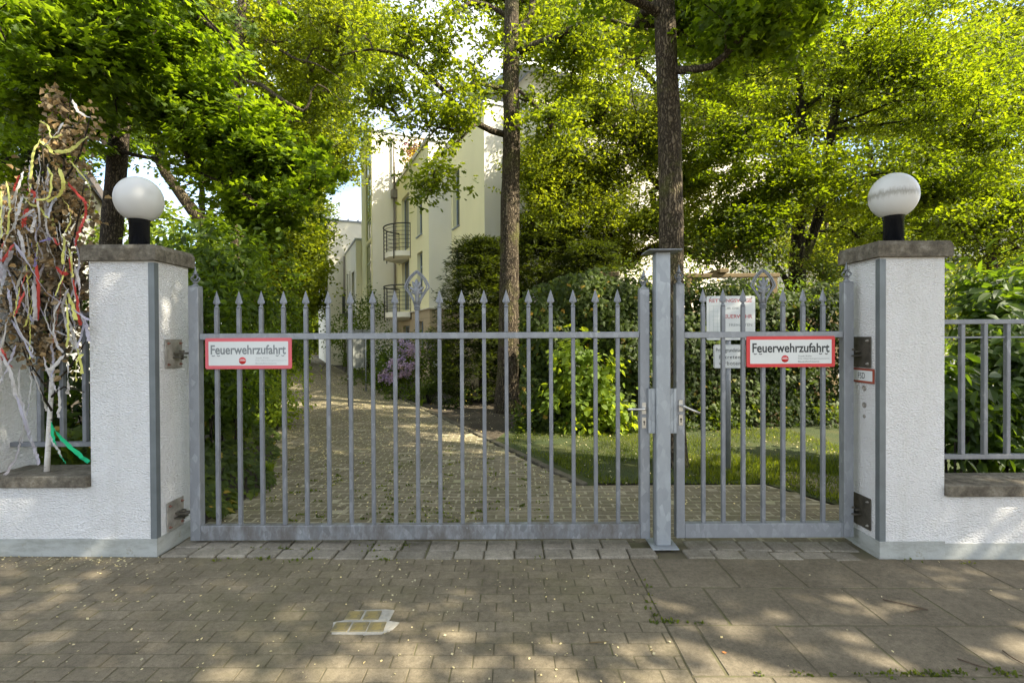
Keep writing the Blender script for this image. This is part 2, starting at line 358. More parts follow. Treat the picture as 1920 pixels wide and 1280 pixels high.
    M['cream'] = wallm('bounce_lit_cream_render', (.82, .77, .46)); M['ivory'] = wallm('ivory_render', (.84, .80, .66))  # yellow of path-facing walls holds bounce light in the colour
    M['whitewall'] = wallm('white_house_render', (.84, .80, .70)); M['beige'] = wallm('beige_render', (.62, .57, .45))
    m, nt, b = new_mat('brown_stone_base'); br = nt.nodes.new('ShaderNodeTexBrick'); br.inputs['Color1'].default_value = (.36, .28, .17, 1); br.inputs['Color2'].default_value = (.42, .34, .21, 1)
    br.inputs['Mortar'].default_value = (.25, .2, .13, 1); br.inputs['Scale'].default_value = 1; br.inputs['Mortar Size'].default_value = .008; br.inputs['Brick Width'].default_value = .9; br.inputs['Row Height'].default_value = .45
    t = nt.nodes.new('ShaderNodeTexCoord'); mp = nt.nodes.new('ShaderNodeMapping'); mp.inputs['Rotation'].default_value = (R(90), 0, 0); nt.links.new(t.outputs['Object'], mp.inputs[0]); nt.links.new(mp.outputs[0], br.inputs['Vector'])
    nt.links.new(br.outputs[0], b.inputs['Base Color']); b.inputs['Roughness'].default_value = .8; M['stonebase'] = m
    m, nt, b = new_mat('window_glass'); b.inputs['Base Color'].default_value = (.03, .04, .045, 1); b.inputs['Roughness'].default_value = .06; b.inputs['Specular IOR Level'].default_value = 1; M['glass'] = m
    m, nt, b = new_mat('tower_glass'); b.inputs['Base Color'].default_value = (.10, .13, .06, 1); b.inputs['Roughness'].default_value = .05; b.inputs['Specular IOR Level'].default_value = 1; b.inputs['Metallic'].default_value = .3; M['glassg'] = m
    M['wframe'] = simple('blue_grey_window_frame', (.24, .28, .30), .5); M['curtain'] = simple('pale_curtain', (.50, .50, .46), .9)
    M['yframe'] = simple('olive_window_frame', (.35, .36, .16), .5)
    M['zinc'] = simple('zinc_roof', (.36, .38, .39), .45, .5); M['pipe'] = simple('brown_grey_pipe', (.20, .18, .15), .5, .3)
    M['ironrail'] = simple('dark_iron_rail', (.05, .05, .045), .5, .4); M['roofdark'] = simple('dark_roof_tile', (.10, .085, .08), .8, 0, .3, 3)
    M['timber'] = simple('weathered_timber', (.15, .105, .045), .8, 0, .3, 5, .3); M['greywall'] = wallm('grey_garden_wall', (.46, .46, .44), 2)
    m, nt, b = new_mat('brass_plate'); v = coords(nt)
    c = ramp(nt, noise(nt, v, 12, 6), [(.35, (.22, .19, .12)), (.6, (.34, .28, .15))]); nt.links.new(c, b.inputs['Base Color']); b.inputs['Metallic'].default_value = .55; b.inputs['Roughness'].default_value = .42; M['brass'] = m
    M['brassworn'] = simple('polished_brass_letters', (.42, .33, .13), .38, .5, .2, 60); M['mortar'] = simple('pale_mortar', (.36, .34, .29), .9, 0, .25, 20, .4)
    for k, c in dict(yellow=(.62, .64, .20), white=(.46, .46, .48), lilac=(.38, .38, .48), red=(.46, .07, .06), green=(.02, .45, .22), violet=(.20, .18, .38)).items():
        m = leaf_mat('crepe_'+k, tuple(x*.8 for x in c), tuple(x*.25 for x in c), .12, None, .1); M['crepe_'+k] = m
    M['rock'] = simple('garden_rock', (.22, .20, .17), .9, 0, .3, 5, .6, 20)
    M['dryleaf'] = leaf_mat('dry_orange_leaf', (.50, .20, .06), (.2, .08, .02)); M['twig'] = simple('dead_twig', (.10, .07, .045), .9)
mk()

# ------------------------------------------------------------------ foliage machinery
def fan(outline, c):
    V = [(*c, 0.03)]+[(x, y, -.05*abs(x)*2) for x, y in outline]; n = len(outline)
    return np.array(V, float), np.array([[0, i+1, (i+1) % n+1] for i in range(n)])
MAPLE = fan([(0, 0), (.30, -.08), (.26, .16), (.55, .38), (.24, .52), (0, 1), (-.24, .52), (-.55, .38), (-.26, .16), (-.30, -.08)], (0, .35))
OAK = fan([(0, 0), (.16, .22), (.12, .32), (.3, .55), (.2, .62), (.2, .9), (0, 1), (-.2, .9), (-.2, .62), (-.3, .55), (-.12, .32), (-.16, .22)], (0, .5))
IVY = fan([(0, 0), (.32, -.05), (.42, .38), (.2, .5), (0, 1), (-.2, .5), (-.42, .38), (-.32, -.05)], (0, .4))
OVAL = (np.array([(0, 0, 0), (.24, .3, .07), (.2, .68, .06), (0, 1, -.05), (-.2, .68, .06), (-.24, .3, .07)], float), np.array([[0, 1, 2, 3], [3, 4, 5, 0]]))
BROAD = (np.array([(0, 0, 0), (.36, .3, .08), (.3, .68, .05), (0, 1, -.08), (-.3, .68, .05), (-.36, .3, .08)], float), np.array([[0, 1, 2, 3], [3, 4, 5, 0]]))
CRUMP = (np.array([(0, 0, 0), (.38, .25, .22), (.30, .7, .30), (0, 1, -.25), (-.30, .7, .18), (-.38, .25, .28)], float), np.array([[0, 1, 2, 3], [3, 4, 5, 0]]))
RHOMB = (np.array([(0, 0, 0), (.33, .5, .06), (0, 1, 0), (-.33, .5, .06)], float), np.array([[0, 1, 2, 3]]))
NEEDLE = (np.array([(0, 0, 0), (.10, .5, 0), (0, 1, 0), (-.10, .5, 0)], float), np.array([[0, 1, 2, 3]]))
BLADE = (np.array([(-.07, 0, 0), (.07, 0, 0), (0, 1, .18)], float), np.array([[0, 1, 2]]))
PETAL = (np.array([(-.5, 0, 0), (0, -.4, .05), (.5, 0, 0), (0, .4, .1)], float), np.array([[0, 1, 2, 3]]))
def unit(a): return a/np.maximum(np.linalg.norm(a, axis=-1, keepdims=True), 1e-9)
def leaves(name, pos, nrm, dirs, size, tmpl, mat, parent=None, origin=(0, 0, 0), split=None):
    TV, TF = tmpl; n = len(pos)
    nrm = unit(nrm); y = unit(dirs-nrm*np.sum(dirs*nrm, 1, keepdims=True)); x = np.cross(y, nrm)
    S = size.reshape(-1, 1, 1) if hasattr(size, 'reshape') else np.full((n, 1, 1), size)
    V = pos[:, None, :]+S*(TV[None, :, 0:1]*x[:, None]+TV[None, :, 1:2]*y[:, None]+TV[None, :, 2:3]*nrm[:, None])
    Fa = (TF[None]+(np.arange(n)*len(TV))[:, None, None]).reshape(-1, TF.shape[1])
    mi = None
    if split is not None: mi = np.repeat((rng.random(n) < split).astype(int), len(TF))
    return np_mesh(name, V.reshape(-1, 3), Fa, mat, parent, origin, matidx=mi)
def rnd_dir(n):
    return unit(rng.normal(size=(n, 3)))
def in_ell(n, c, r, shell=.0):
    d = rnd_dir(n); q = rng.random(n)**(1/3.)
    if shell: q = shell+(1-shell)*rng.random(n)
    return np.array(c)+d*q[:, None]*np.array(r), d
def noise_keep(c, sc, thr):
    v = np.sin(c[:, 0]*sc+1.3)*np.cos(c[:, 2]*sc*1.3+.4)+np.sin(c[:, 1]*sc*.9+2.1+c[:, 0]*.7*sc)*.7
    return v > thr

class Tree:
    """trunk polyline + explicit limbs + grown branches to leaf clumps"""
    def __init__(s, name, label, cat, base, group=None):
        s.o = thing(name, label, cat, base, group); s.mb = MB(); s.nodes = []; s.base = base
    def limb(s, pts, rad, n=12, node=True, wob=.0):
        pts = [Vector(p) for p in pts]; out = []; rr = []
        k = len(pts)
        for i in range(k-1):
            p0, p1, p2, p3 = pts[max(i-1, 0)], pts[i], pts[i+1], pts[min(i+2, k-1)]
            st = max(2, int((p2-p1).length/.3))
            for j in range(st):
                t = j/st
                q = .5*((2*p1)+(p2-p0)*t+(2*p0-5*p1+4*p2-p3)*t*t+(3*p1-p0-3*p2+p3)*t**3)
                out.append(q); rr.append(rad[i]+(rad[i+1]-rad[i])*t)
        out.append(pts[-1]); rr.append(rad[-1])
        if wob:
            for i in range(1, len(out)): out[i] = out[i]+Vector((random.uniform(-wob, wob), random.uniform(-wob, wob), random.uniform(-wob, wob)*.5))
        rr = [r*random.uniform(.96, 1.05) for r in rr]
        s.mb.tube(out, rr, n)
        if node:
            for q, r in zip(out, rr): s.nodes.append((q, r))
        return out
    def grow(s, ells, nclump, rc, nleaf, lsize, tmpl, mat, zmin_attach=None, up=.25, tilt=.45, thr=-9, nsc=1., twr=.0035, shell=.35, flat=.2, droop=.0, split=None, minr=.004):
        cl = []
        tot = sum(e[2] for e in ells)
        for c, r, wgt in ells:
            n = int(nclump*wgt/tot*1.0); p, d = in_ell(n, c, r, shell); cl.append(p)
        C = np.vstack(cl)
        if thr > -5: C = C[noise_keep(C, nsc, thr)]
        za = zmin_attach if zmin_attach is not None else -1e9
        NP = [tuple(q) for q, r in s.nodes if q.z > za]; NPAR = [-1]*len(NP); root = len(NP)
        R0 = [r for q, r in s.nodes if q.z > za]
        A = np.array(NP)
        d0 = np.min(np.linalg.norm(C[:, None]-A[None, ::2], axis=2), axis=1) if len(A) else np.zeros(len(C))
        C = C[np.argsort(d0)]
        buf = np.zeros((len(NP)+len(C)*14, 3)); buf[:len(NP)] = A; cnt = len(NP); par = list(NPAR); ends = []; dirs = []
        for c in C:
            D = c-buf[:cnt]; dist = np.linalg.norm(D, axis=1)
            cost = dist+.55*np.maximum(0, buf[:cnt, 2]-c[2]+.15)
            i = int(np.argmin(cost)); p0 = buf[i].copy(); dd = dist[i]
            k = min(13, max(2, int(dd/.28)))
            mid = (p0+c)/2+np.array([0, 0, up*dd*.5])+rng.normal(size=3)*.09*dd
            prev = i
            for j in range(1, k+1):
                t = j/k; q = (1-t)**2*p0+2*t*(1-t)*mid+t*t*c+(rng.normal(size=3)*.018 if j < k else 0)
                buf[cnt] = q; par.append(prev); prev = cnt; cnt += 1
            ends.append(prev); dd2 = buf[prev]-buf[par[prev]]; dirs.append(dd2)
        w = np.zeros(cnt)
        for e in ends: w[e] += 1
        kids = [[] for _ in range(cnt)]
        for i in range(cnt-1, root-1, -1):
            w[par[i]] += w[i]; kids[par[i]].append(i)
        rad = np.maximum(minr, twr*2.1*w**.5)
        # chains
        starts = [(p, k) for p in range(root) for k in kids[p]]
        while starts:
            p, k = starts.pop(); r0 = min(rad[k]*1.15, R0[p]*.85 if p < root else rad[p]); pts = [buf[p]]; rs = [r0]; cur = k
            while True:
                pts.append(buf[cur]); rs.append(rad[cur]); ks = kids[cur]
                if not ks: break
                ks = sorted(ks, key=lambda q: -w[q])
                for q in ks[1:]: starts.append((cur, q))
                cur = ks[0]
            s.mb.tube(pts, rs, 7 if rs[0] > .03 else 5 if rs[0] > .012 else 3, caps=False)
        # leaves
        dirs = unit(np.array(dirs)); E = np.array([buf[e] for e in ends]); m = len(E)
        nl = np.maximum(4, rng.poisson(nleaf, m)*rng.uniform(.5, 1.4, m)).astype(int)
        idx = np.repeat(np.arange(m), nl); n = len(idx)
        b = dirs[idx]; b[:, 2] *= .5; b = unit(b); side = unit(np.cross(b, np.array([0, 0, 1.])+rng.normal(size=(1, 3))*.05))
        pl = unit(rng.normal(size=(m, 3))*.35+np.array([0, 0, 1.]))[idx]
        u1 = rng.uniform(-1.1, 1.1, n); u2 = rng.normal(size=n)*.5*(1.15-np.abs(u1)*.6)
        rcv = (rc*rng.uniform(.7, 1.35, m))[idx]
        pos = E[idx]+b*(u1*rcv)[:, None]+side*(u2*rcv)[:, None]+pl*(rng.normal(size=n)*flat*rcv)[:, None]
        pos[:, 2] -= droop*(np.abs(u1)+np.abs(u2))*rcv
        nr = pl+rng.normal(size=(n, 3))*tilt
        dr = b*np.sign(u1)[:, None]*.4+side*np.sign(u2)[:, None]*.6+rng.normal(size=(n, 3))*.5+np.array([0, 0, -.25-droop])
        s.lv = (pos, nr, dr, lsize*rng.uniform(.6, 1.25, n), tmpl, mat, split)
        return s
    def done(s, barkm, crown='crown'):
        s.mb.build('trunk', barkm, s.o)
        if hasattr(s, 'lv'):
            p, nr, dr, sz, t, m, sp = s.lv; leaves(crown, p, nr, dr, sz, t, m, s.o, split=sp)
        return s.o
def shrub(name, label, cat, ells, n, lsize, tmpl, mat, group=None, clump=.12, nc=60, shell=.6, tilt=.6, stems=None, barkm=None, upb=.5, base=None, part='foliage', cut=0.02):
    """ells: list of (center, radii, weight)"""
    c0 = ells[0][0]; base = base or (c0[0], c0[1], zg(c0[0]))
    o = thing(name, label, cat, base, group); ps = []; ds = []; tot = sum(e[2] for e in ells)
    for c, r, wt in ells:
        k = max(6, int(nc*wt/tot)); cc, cd = in_ell(k, c, r, shell); m = int(n*wt/tot)
        ii = rng.integers(0, k, m); sc = rng.uniform(.5, 1.5, k)
        ps.append(cc[ii]+rng.normal(size=(m, 3))*clump*sc[ii][:, None]); ds.append(cd[ii])
    p = np.vstack(ps); d = np.vstack(ds); p[:, 2] = np.maximum(p[:, 2], cut+rng.random(len(p))*.03)
    nr = d*.8+np.array([0, 0, upb])+rng.normal(size=p.shape)*tilt
    leaves(part, p, nr, d*.6+rng.normal(size=p.shape)*.7+np.array([0, 0, -.2]), lsize*rng.uniform(.6, 1.3, len(p)), tmpl, mat, o)
    mb = MB(); bx, by, bz = base; tot_r = max(ells[0][1][0], .1)
    for k in range(stems or 7):
        c, r, wt = random.choice(ells); t = Vector(c)+Vector((random.uniform(-.6, .6)*r[0], random.uniform(-.6, .6)*r[1], random.uniform(-.2, .6)*r[2]))
        b0 = Vector((bx+(t.x-bx)*random.uniform(.1, .8), by+(t.y-by)*random.uniform(.1, .8), zg(bx)-.02))
        mid = (b0+t)/2+Vector((random.uniform(-.08, .08), random.uniform(-.08, .08), .05)); mb.tube([b0, mid, t], [.014, .01, .004], 5, caps=False)
    mb.build('stem', barkm or M['bark3'], o)
    return o
def E(px, py, Y, rx, ry, rz, wt=1): return (tuple(P(px, py, Y)), (rx, ry, rz), wt)
# ------------------------------------------------------------------ ground and paving
def sheet(name, poly, dz, mat, label=None, kind='structure'):
    vs = [(x, y, zg(x)+dz) for x, y in poly]
    o = MB().add(vs, [list(range(len(vs)))]).build(name, mat, None, (0, 0, 0)); return tag(o, label, None, None, kind)
mb = MB()
for xa, xb in ((-400, -25), (-25, 25), (25, 400)):
    mb.add([(xa, -60, zg(xa)-.012), (xb, -60, zg(xb)-.012), (xb, 600, zg(xb)-.012), (xa, 600, zg(xa)-.012)], [[0, 1, 2, 3]])
tag(mb.build('ground', M['soil'], None, (0, 0, 0)), 'brown garden soil and leaf litter', kind='structure')
def inpoly(x, y, poly):
    ins = np.zeros(len(x), bool); j = len(poly)-1
    for i in range(len(poly)):
        xi, yi = poly[i]; xj, yj = poly[j]
        if yi != yj:
            c = ((yi > y) != (yj > y)) & (x < (xj-xi)*(y-yi)/(yj-yi)+xi); ins ^= c
        j = i
    return ins
def pavers(name, mat, poly, bw, bh, label, clip=None, gap=.004, ch=.005, top=.010, jz=.0015, tl=.006, bond=.5, off=(0, 0), jx=0.0):
    xs = [p[0] for p in poly]; ys = [p[1] for p in poly]
    rows = np.arange(math.floor(min(ys)/bh)-1, math.ceil(max(ys)/bh)+1)
    X = []; Y = []
    for r in rows:
        x = (np.arange(math.floor(min(xs)/bw)-1, math.ceil(max(xs)/bw)+1)+.5+(bond*(r % 2)))*bw
        X.append(x+off[0]); Y.append(np.full(len(x), (r+.5)*bh+off[1]))
    X = np.concatenate(X); Y = np.concatenate(Y)
    k = inpoly(X, Y, poly)
    if clip:
        k = (X+bw/2 > clip[0]+.03) & (X-bw/2 < clip[1]-.03) & (Y > clip[2]) & (Y < clip[3]); X = X[k]; Y = Y[k]
        xl = np.maximum(X-bw/2, clip[0]); xr = np.minimum(X+bw/2, clip[1]); X = (xl+xr)/2; HW = (xr-xl)/2
    else: X = X[k]; Y = Y[k]; HW = np.full(len(X), bw/2)
    n = len(X)
    hw = HW-gap/2-rng.random(n)*jx; hh = bh/2-gap/2-rng.random(n)*jx
    cx = X+rng.normal(size=n)*jx*.5; cy = Y+rng.normal(size=n)*jx*.5
    z = -0.008*np.clip(cx, -25, 25)+top+rng.normal(size=n)*jz; tx = rng.normal(size=n)*tl; ty = rng.normal(size=n)*tl; rot = rng.normal(size=n)*.006
    V = np.zeros((n, 8, 3))
    for i, (sx, sy) in enumerate([(-1, -1), (1, -1), (1, 1), (-1, 1)]):
        for lay in (0, 1):
            a = sx*(hw-(ch if lay == 0 else 0)); b = sy*(hh-(ch if lay == 0 else 0))
            V[:, i+4*lay, 0] = cx+a-b*rot; V[:, i+4*lay, 1] = cy+b+a*rot
            V[:, i+4*lay, 2] = z+a*tx+b*ty-(0 if lay == 0 else ch*1.0+.004)
    Fq = np.array([[0, 1, 2, 3]]+[[i, i+4, (i+1) % 4+4, (i+1) % 4][::-1] for i in range(4)])
    Fa = (Fq[None]+(np.arange(n)*8)[:, None, None]).reshape(-1, 4)
    Fa[0::5] = Fa[0::5]
    o = np_mesh(name, V.reshape(-1, 3), Fa, mat); return tag(o, label, None, None, 'structure')
XS = .84
sheet('pavement_bed', [(-9, -4), (XS, -4), (XS, 3.62), (-9, 3.62)], .0065, M['joint'], 'mossy joint sand of the block pavement')
pavers('pavement', M['paver'], [(-9, .6), (XS, .6), (XS, 3.57), (-9, 3.57)], .2, .1, 'grey brown rectangular block pavement in front of the gate', gap=.003, ch=.003, jz=.0007, tl=.0045, jx=.001, clip=(-9, XS, .6, 3.57))
sheet('slab_bed', [(XS+.002, -4), (9, -4), (9, 3.62), (XS+.002, 3.62)], .006, M['joint'], 'joint sand of the slab pavement')
pavers('slab_pavement', M['slab'], [(XS, .2), (9, .2), (9, 3.62), (XS, 3.62)], .44, .42, 'large grey concrete slabs in front of the right pillar', gap=.008, ch=.004, top=.010, jz=.001, tl=.002, bond=.45, off=(.13, -.17), jx=.002, clip=(XS, 9, .2, 3.62))
# kerb rows under the gates
sheet('threshold_bed', [(-2.75, 3.571), (2.72, 3.571), (2.72, 3.925), (-2.75, 3.925)], .004, M['joint'], 'sand between the threshold stones')
def kerb_row(name, y0, y1, wdt, label, top):
    o = MB(); x = -2.55
    while x < 2.5:
        wv = wdt*random.uniform(.93, 1.05); zt = zg(x)+top+random.uniform(-.004, .005)+.006*math.sin(x*2.2); Mx = Matrix.Translation((x+wv/2, (y0+y1)/2+random.uniform(-.006, .006)+.012*math.sin(x*1.7), zt-.05)) @ Euler((R(random.uniform(-1.6, 1.6)), R(random.uniform(-1.5, 1.5)), R(random.uniform(-2, 2)))).to_matrix().to_4x4()
        if abs(x+wv/2-1.13) > .16 or y1 < 3.72: o.box((-wv/2+.006, -(y1-y0)/2+.004, -.05), (wv/2-.006, (y1-y0)/2-.004, .05), Mx, .008)
        x += wv
    return tag(o.build(name, M['kerb'], None, (0, 0, 0)), label, None, None, 'structure')
kerb_row('kerb_stones', 3.585, 3.735, .215, 'front row of pale threshold stones below the gates', .018)
kerb_row('threshold_stones', 3.74, 3.92, .215, 'back row of grey threshold stones below the gates', .016)
DR = [(-2.62, 3.93), (-2.62, 4.9), (-2.55, 5.3), (-20.7, 46), (-18.7, 46), (-.94, 8.85), (.69, 5.39), (2.75, 5.45), (3.1, 4.71), (3.2, 3.99), (2.6, 3.93)]
sheet('driveway_bed', DR, .0065, M['joint_drive'], 'pale debris filled joints of the driveway')
pavers('driveway', M['drive'], [(a, b) for a, b in DR], .2, .1, 'long paved driveway running back past the yellow house', gap=.010, ch=.005, jz=.0015, tl=.010, off=(.05, .0), jx=.004)
# right edging of the driveway
ed = MB(); a = Vector((.69, 5.39, 0)); b = Vector((-18.7, 46, 0)); dl = (b-a).normalized(); t = 0; ang = math.atan2(dl.y, dl.x)
while t < (b-a).length:
    c = a+dl*(t+.1)+Vector((.09, .04, 0)); Mx = Matrix.Translation((c.x, c.y, zg(c.x)-.03+random.uniform(0, .006))) @ Matrix.Rotation(ang+random.uniform(-.03, .03), 4, 'Z')
    ed.box((-.095, -.045, -.05), (.095, .045, .05), Mx, .008); t += .2
tag(ed.build('driveway_edging', M['edging'], None, (0, 0, 0)), 'row of edging stones along the right side of the driveway', kind='structure')
LW = [(.86, 5.30), (-.28, 7.75), (.15, 9.6), (2.4, 9.0), (9, 9.6), (16, 10), (16, 4.1), (3.25, 4.1), (3.14, 4.76), (2.78, 5.50), (.9, 5.50)]
sheet('lawn', LW, .004, M['lawn'], 'mossy shaded lawn behind the small gate')
sheet('gravel_bed', [(-.45, 7.75), (-4.2, 15.6), (-2.4, 16.0), (.6, 10.6), (.2, 9.6)], -.004, M['soil'], 'debris covered planting bed beside the driveway')
# manhole lid
c = G(1537, 905); o = thing('manhole', 'round debris covered manhole lid in the lawn behind the small gate', 'manhole', c)
MB().lathe((c.x, c.y, c.z), [(.02, .012), (.34, .012), (.345, .018), (.40, .018), (.41, -.02)], 32, smooth=False).build('frame', M['edging'], o)
MB().lathe((c.x, c.y, c.z), [(.0, .0), (.33, .0), (.33, .020), (.0, .021)], 32, smooth=False).build('lid', M['drive'], o)

# ------------------------------------------------------------------ pillars and walls
ZC = 2.165
def pillar(xl, xr, inner, label, name='gate_pillar'):
    xm = (xl+xr)/2; zb = zg(xm); o = thing(name, label, 'gate pillar', (xm, 3.81, zb)); pt = zb+.135
    MB().box((xl, 3.62, pt-.01), (xr, 4.0, ZC)).build('plastered_shaft', M['render'], o)
    p = MB().box((xl-.0, 3.612, zb-.1), (xr+(.006 if inner > 0 else 0), 4.006, pt)) if inner > 0 else MB().box((xl-.006, 3.612, zb-.1), (xr, 4.006, pt))
    p.build('plinth', M['plinth'], o)
    c = MB(); e = .035; lo = (xl-e, 3.62-e, ZC+.001); hi = (xr+e, 4.0+e, ZC+.115)
    v = [(lo[0], lo[1], lo[2]), (hi[0], lo[1], lo[2]), (hi[0], hi[1], lo[2]), (lo[0], hi[1], lo[2])]
    v += [(x, y, lo[2]+.085+random.uniform(-.003, .003)) for x, y, z in v]; i = .012
    v += [(lo[0]+i, lo[1]+i, hi[2]), (hi[0]-i, lo[1]+i, hi[2]), (hi[0]-i, hi[1]-i, hi[2]), (lo[0]+i, hi[1]-i, hi[2])]
    v += [(xm, 3.81, hi[2]+.008)]
    f = [[3, 2, 1, 0]]+[[k, (k+1) % 4, (k+1) % 4+4, k+4] for k in range(4)]+[[k+4, (k+1) % 4+4, (k+1) % 4+8, k+8] for k in range(4)]+[[k+8, (k+1) % 4+8, 12] for k in range(4)]
    c.add(v, f).build('cap_stone', M['concrete'], o)
    s = MB(); x = xr if inner > 0 else xl; q = inner
    s.box(*[tuple(z) for z in ((min(x-q*.040, x+q*.004), 3.616, zb+.10), (max(x-q*.040, x+q*.004), 3.6215, ZC-.012))])
    s.box((min(x-q*.002, x+q*.004), 3.622, zb+.10), (max(x-q*.002, x+q*.004), 3.66, ZC-.012))
    for z in (ZC-.03, zb+.2): s.lathe((x-q*.02, 3.6158, z), [(.004, 0), (.004, .002), (.002, .003)], 8, 'Y')
    s.build('corner_strip', M['strip'], o)
    return o
PL = pillar(-3.05, -2.58, 1, 'white rendered gate pillar beside the ribbon hung birch, carrying the clean globe lamp')
PR = pillar(2.657, 3.123, -1, 'white rendered gate pillar with the letters FSD plate and push buttons on its side')
PF = pillar(-4.28, -3.80, 1, 'white rendered pillar half cut off behind the ribbon hung birch', 'wall_pillar')
def globe_lamp(x, mat, label, seed):
    z0 = ZC+.118; o = thing('globe_lamp', label, 'lamp', (x, 3.80, z0), 'globe lamps on the gate pillars')
    MB().lathe((x, 3.80, z0), [(.0, -.004), (.095, -.004), (.095, .006), (.085, .012), (.07, .013)], 28).build('base_ring', M['blackpaint'], o)
    MB().lathe((x, 3.80, z0), [(.066, .013), (.066, .19), (.069, .19), (.069, .215), (.074, .216), (.074, .228), (.04, .232)], 28).build('neck', M['blackpaint'], o)
    r = .160; n = 32; cz = z0+.205+r*1.03
    pr = [(r*math.sin(a), -r*math.cos(a)*1.07) for a in [math.pi*(.11+.89*i/n) for i in range(n+1)]]; pr[-1] = (.0006, r*1.07)
    go = MB().lathe((x, 3.80, cz), pr, 40)
    ob = go.build('globe', mat, o)
    ob.location = (0, 0, cz-z0)
    me = ob.data; me.transform(Matrix.Translation((0, 0, -(cz-z0))))
globe_lamp(-2.815, M['globe'], 'clean white globe lamp on the left gate pillar', 1)
globe_lamp(2.89, M['globe_dirty'], 'white globe lamp with a grey dirt ring on the right gate pillar', 2)
def low_wall(x0, x1, zc, label, endgap=0):
    o = thing('garden_wall', label, 'wall', ((x0+x1)/2, 3.75, zg((x0+x1)/2)), 'low rendered garden walls'); z0 = zg((x0+x1)/2)
    MB().box((x0, 3.6225, z0+.10), (x1, 3.90, zc-.085)).build('plastered_wall', M['render'], o)
    MB().box((x0, 3.614, z0-.1), (x1, 3.906, z0+.133)).build('plinth', M['plinth'], o)
    MB().box((x0+.002, 3.585, zc-.083), (x1-.002, 3.93, zc), None, .007).build('coping', M['concrete'], o)
low_wall(-3.798, -3.052, P(90, 893, 3.585).z, 'short low white wall with mossy coping left of the left gate pillar')
low_wall(3.125, 6.5, P(1850, 910, 3.585).z, 'low white wall with stone coping right of the right gate pillar')
low_wall(-8, -4.282, P(90, 893, 3.585).z, 'low white wall continuing left of the cut off pillar')
def railing(x0, x1, ytop, ythin, ybot, px0, dx, label, pxr, first=None):
    o = thing('wall_railing', label, 'railing', ((x0+x1)/2, 3.8, 0.6), 'steel railings above the low walls'); Y = 3.8
    zt, zn, zb = P(pxr, ytop, Y).z, P(pxr, ythin, Y).z, P(pxr, ybot, Y).z
    MB().box((x0, Y-.02, zt-.018), (x1, Y+.02, zt+.018), None, .003).build('top_rail', M['galv_dark'], o)
    MB().box((x0, Y-.006, zn-.006), (x1, Y+.006, zn+.006)).build('thin_rail', M['galv_dark'], o)
    MB().box((x0, Y-.02, zb-.018), (x1, Y+.02, zb+.018), None, .003).build('bottom_rail', M['galv_dark'], o)
    x = first
    while x < x1-.02:
        if x > x0+.02: MB().box((x-.015, Y-.017, zb+.017), (x+.015, Y+.017, zt-.017), None, .003).build('bar', M['galv_dark'], o)
        x += dx
railing(3.125, 5.6, 603, 632, 855, 1850, .172, 'grey steel railing above the wall right of the right gate pillar', 1850, first=P(1803, 640, 3.8).x)
railing(-3.798, -3.052, 588, 610, 832, 100, .172, 'grey steel railing behind the ribbon hung birch', 100, first=P(75, 700, 3.8).x)

# ------------------------------------------------------------------ gates
GY = 3.85
def spear(mb, x, y, z, s=1.0):
    mb.lathe((x, y, z), [(.011*s, -.004), (.019*s, .0), (.020*s, .006*s), (.015*s, .012*s), (.011*s, .020*s)], 10)
    rings = [(.010, .010, .018), (.013, .011, .028), (.029, .012, .040), (.031, .011, .046), (.020, .009, .080), (.010, .006, .112), (.0015, .0015, .140)]
    vs = []
    for a, b, h in rings: vs += [(x-a*s, y, z+h*s), (x, y-b*s, z+h*s), (x+a*s, y, z+h*s), (x, y+b*s, z+h*s)]
    fs = [[i*4+j, i*4+(j+1) % 4, (i+1)*4+(j+1) % 4, (i+1)*4+j] for i in range(len(rings)-1) for j in range(4)]
    fs.append([len(vs)-4+j for j in range(4)]); mb.add(vs, fs)
def finial(mb, x, y, z, s=1.0):
    mb.box((x-.033, y-.033, z), (x+.033, y+.033, z+.006)); z += .006
    mb.lathe((x, y, z), [(.028*s, 0), (.024*s, .006), (.014*s, .014), (.013*s, .022), (.020*s, .027), (.020*s, .031), (.012*s, .036)], 12)
    # scrolled openwork bulb: four curls
    for k in range(4):
        a = k*math.pi/2+.4; pts = []
        for j in range(9):
            t = j/8; rr = (.010+.020*math.sin(math.pi*t))*s; pts.append((x+rr*math.cos(a+t*1.1), y+rr*math.sin(a+t*1.1), z+(.034+.048*t)*s))
        mb.tube(pts, [.0055*s]*9, 6)
    mb.lathe((x, y, z+.045*s), [(.001, -.01*s), (.010*s, -.003*s), (.011*s, .004*s), (.001, .013*s)], 8)
    mb.lathe((x, y, z+.082*s), [(.010*s, 0), (.020*s, .006*s), (.022*s, .010*s), (.011*s, .016*s), (.013*s, .024*s), (.007*s, .038*s), (.0015, .070*s)], 12)
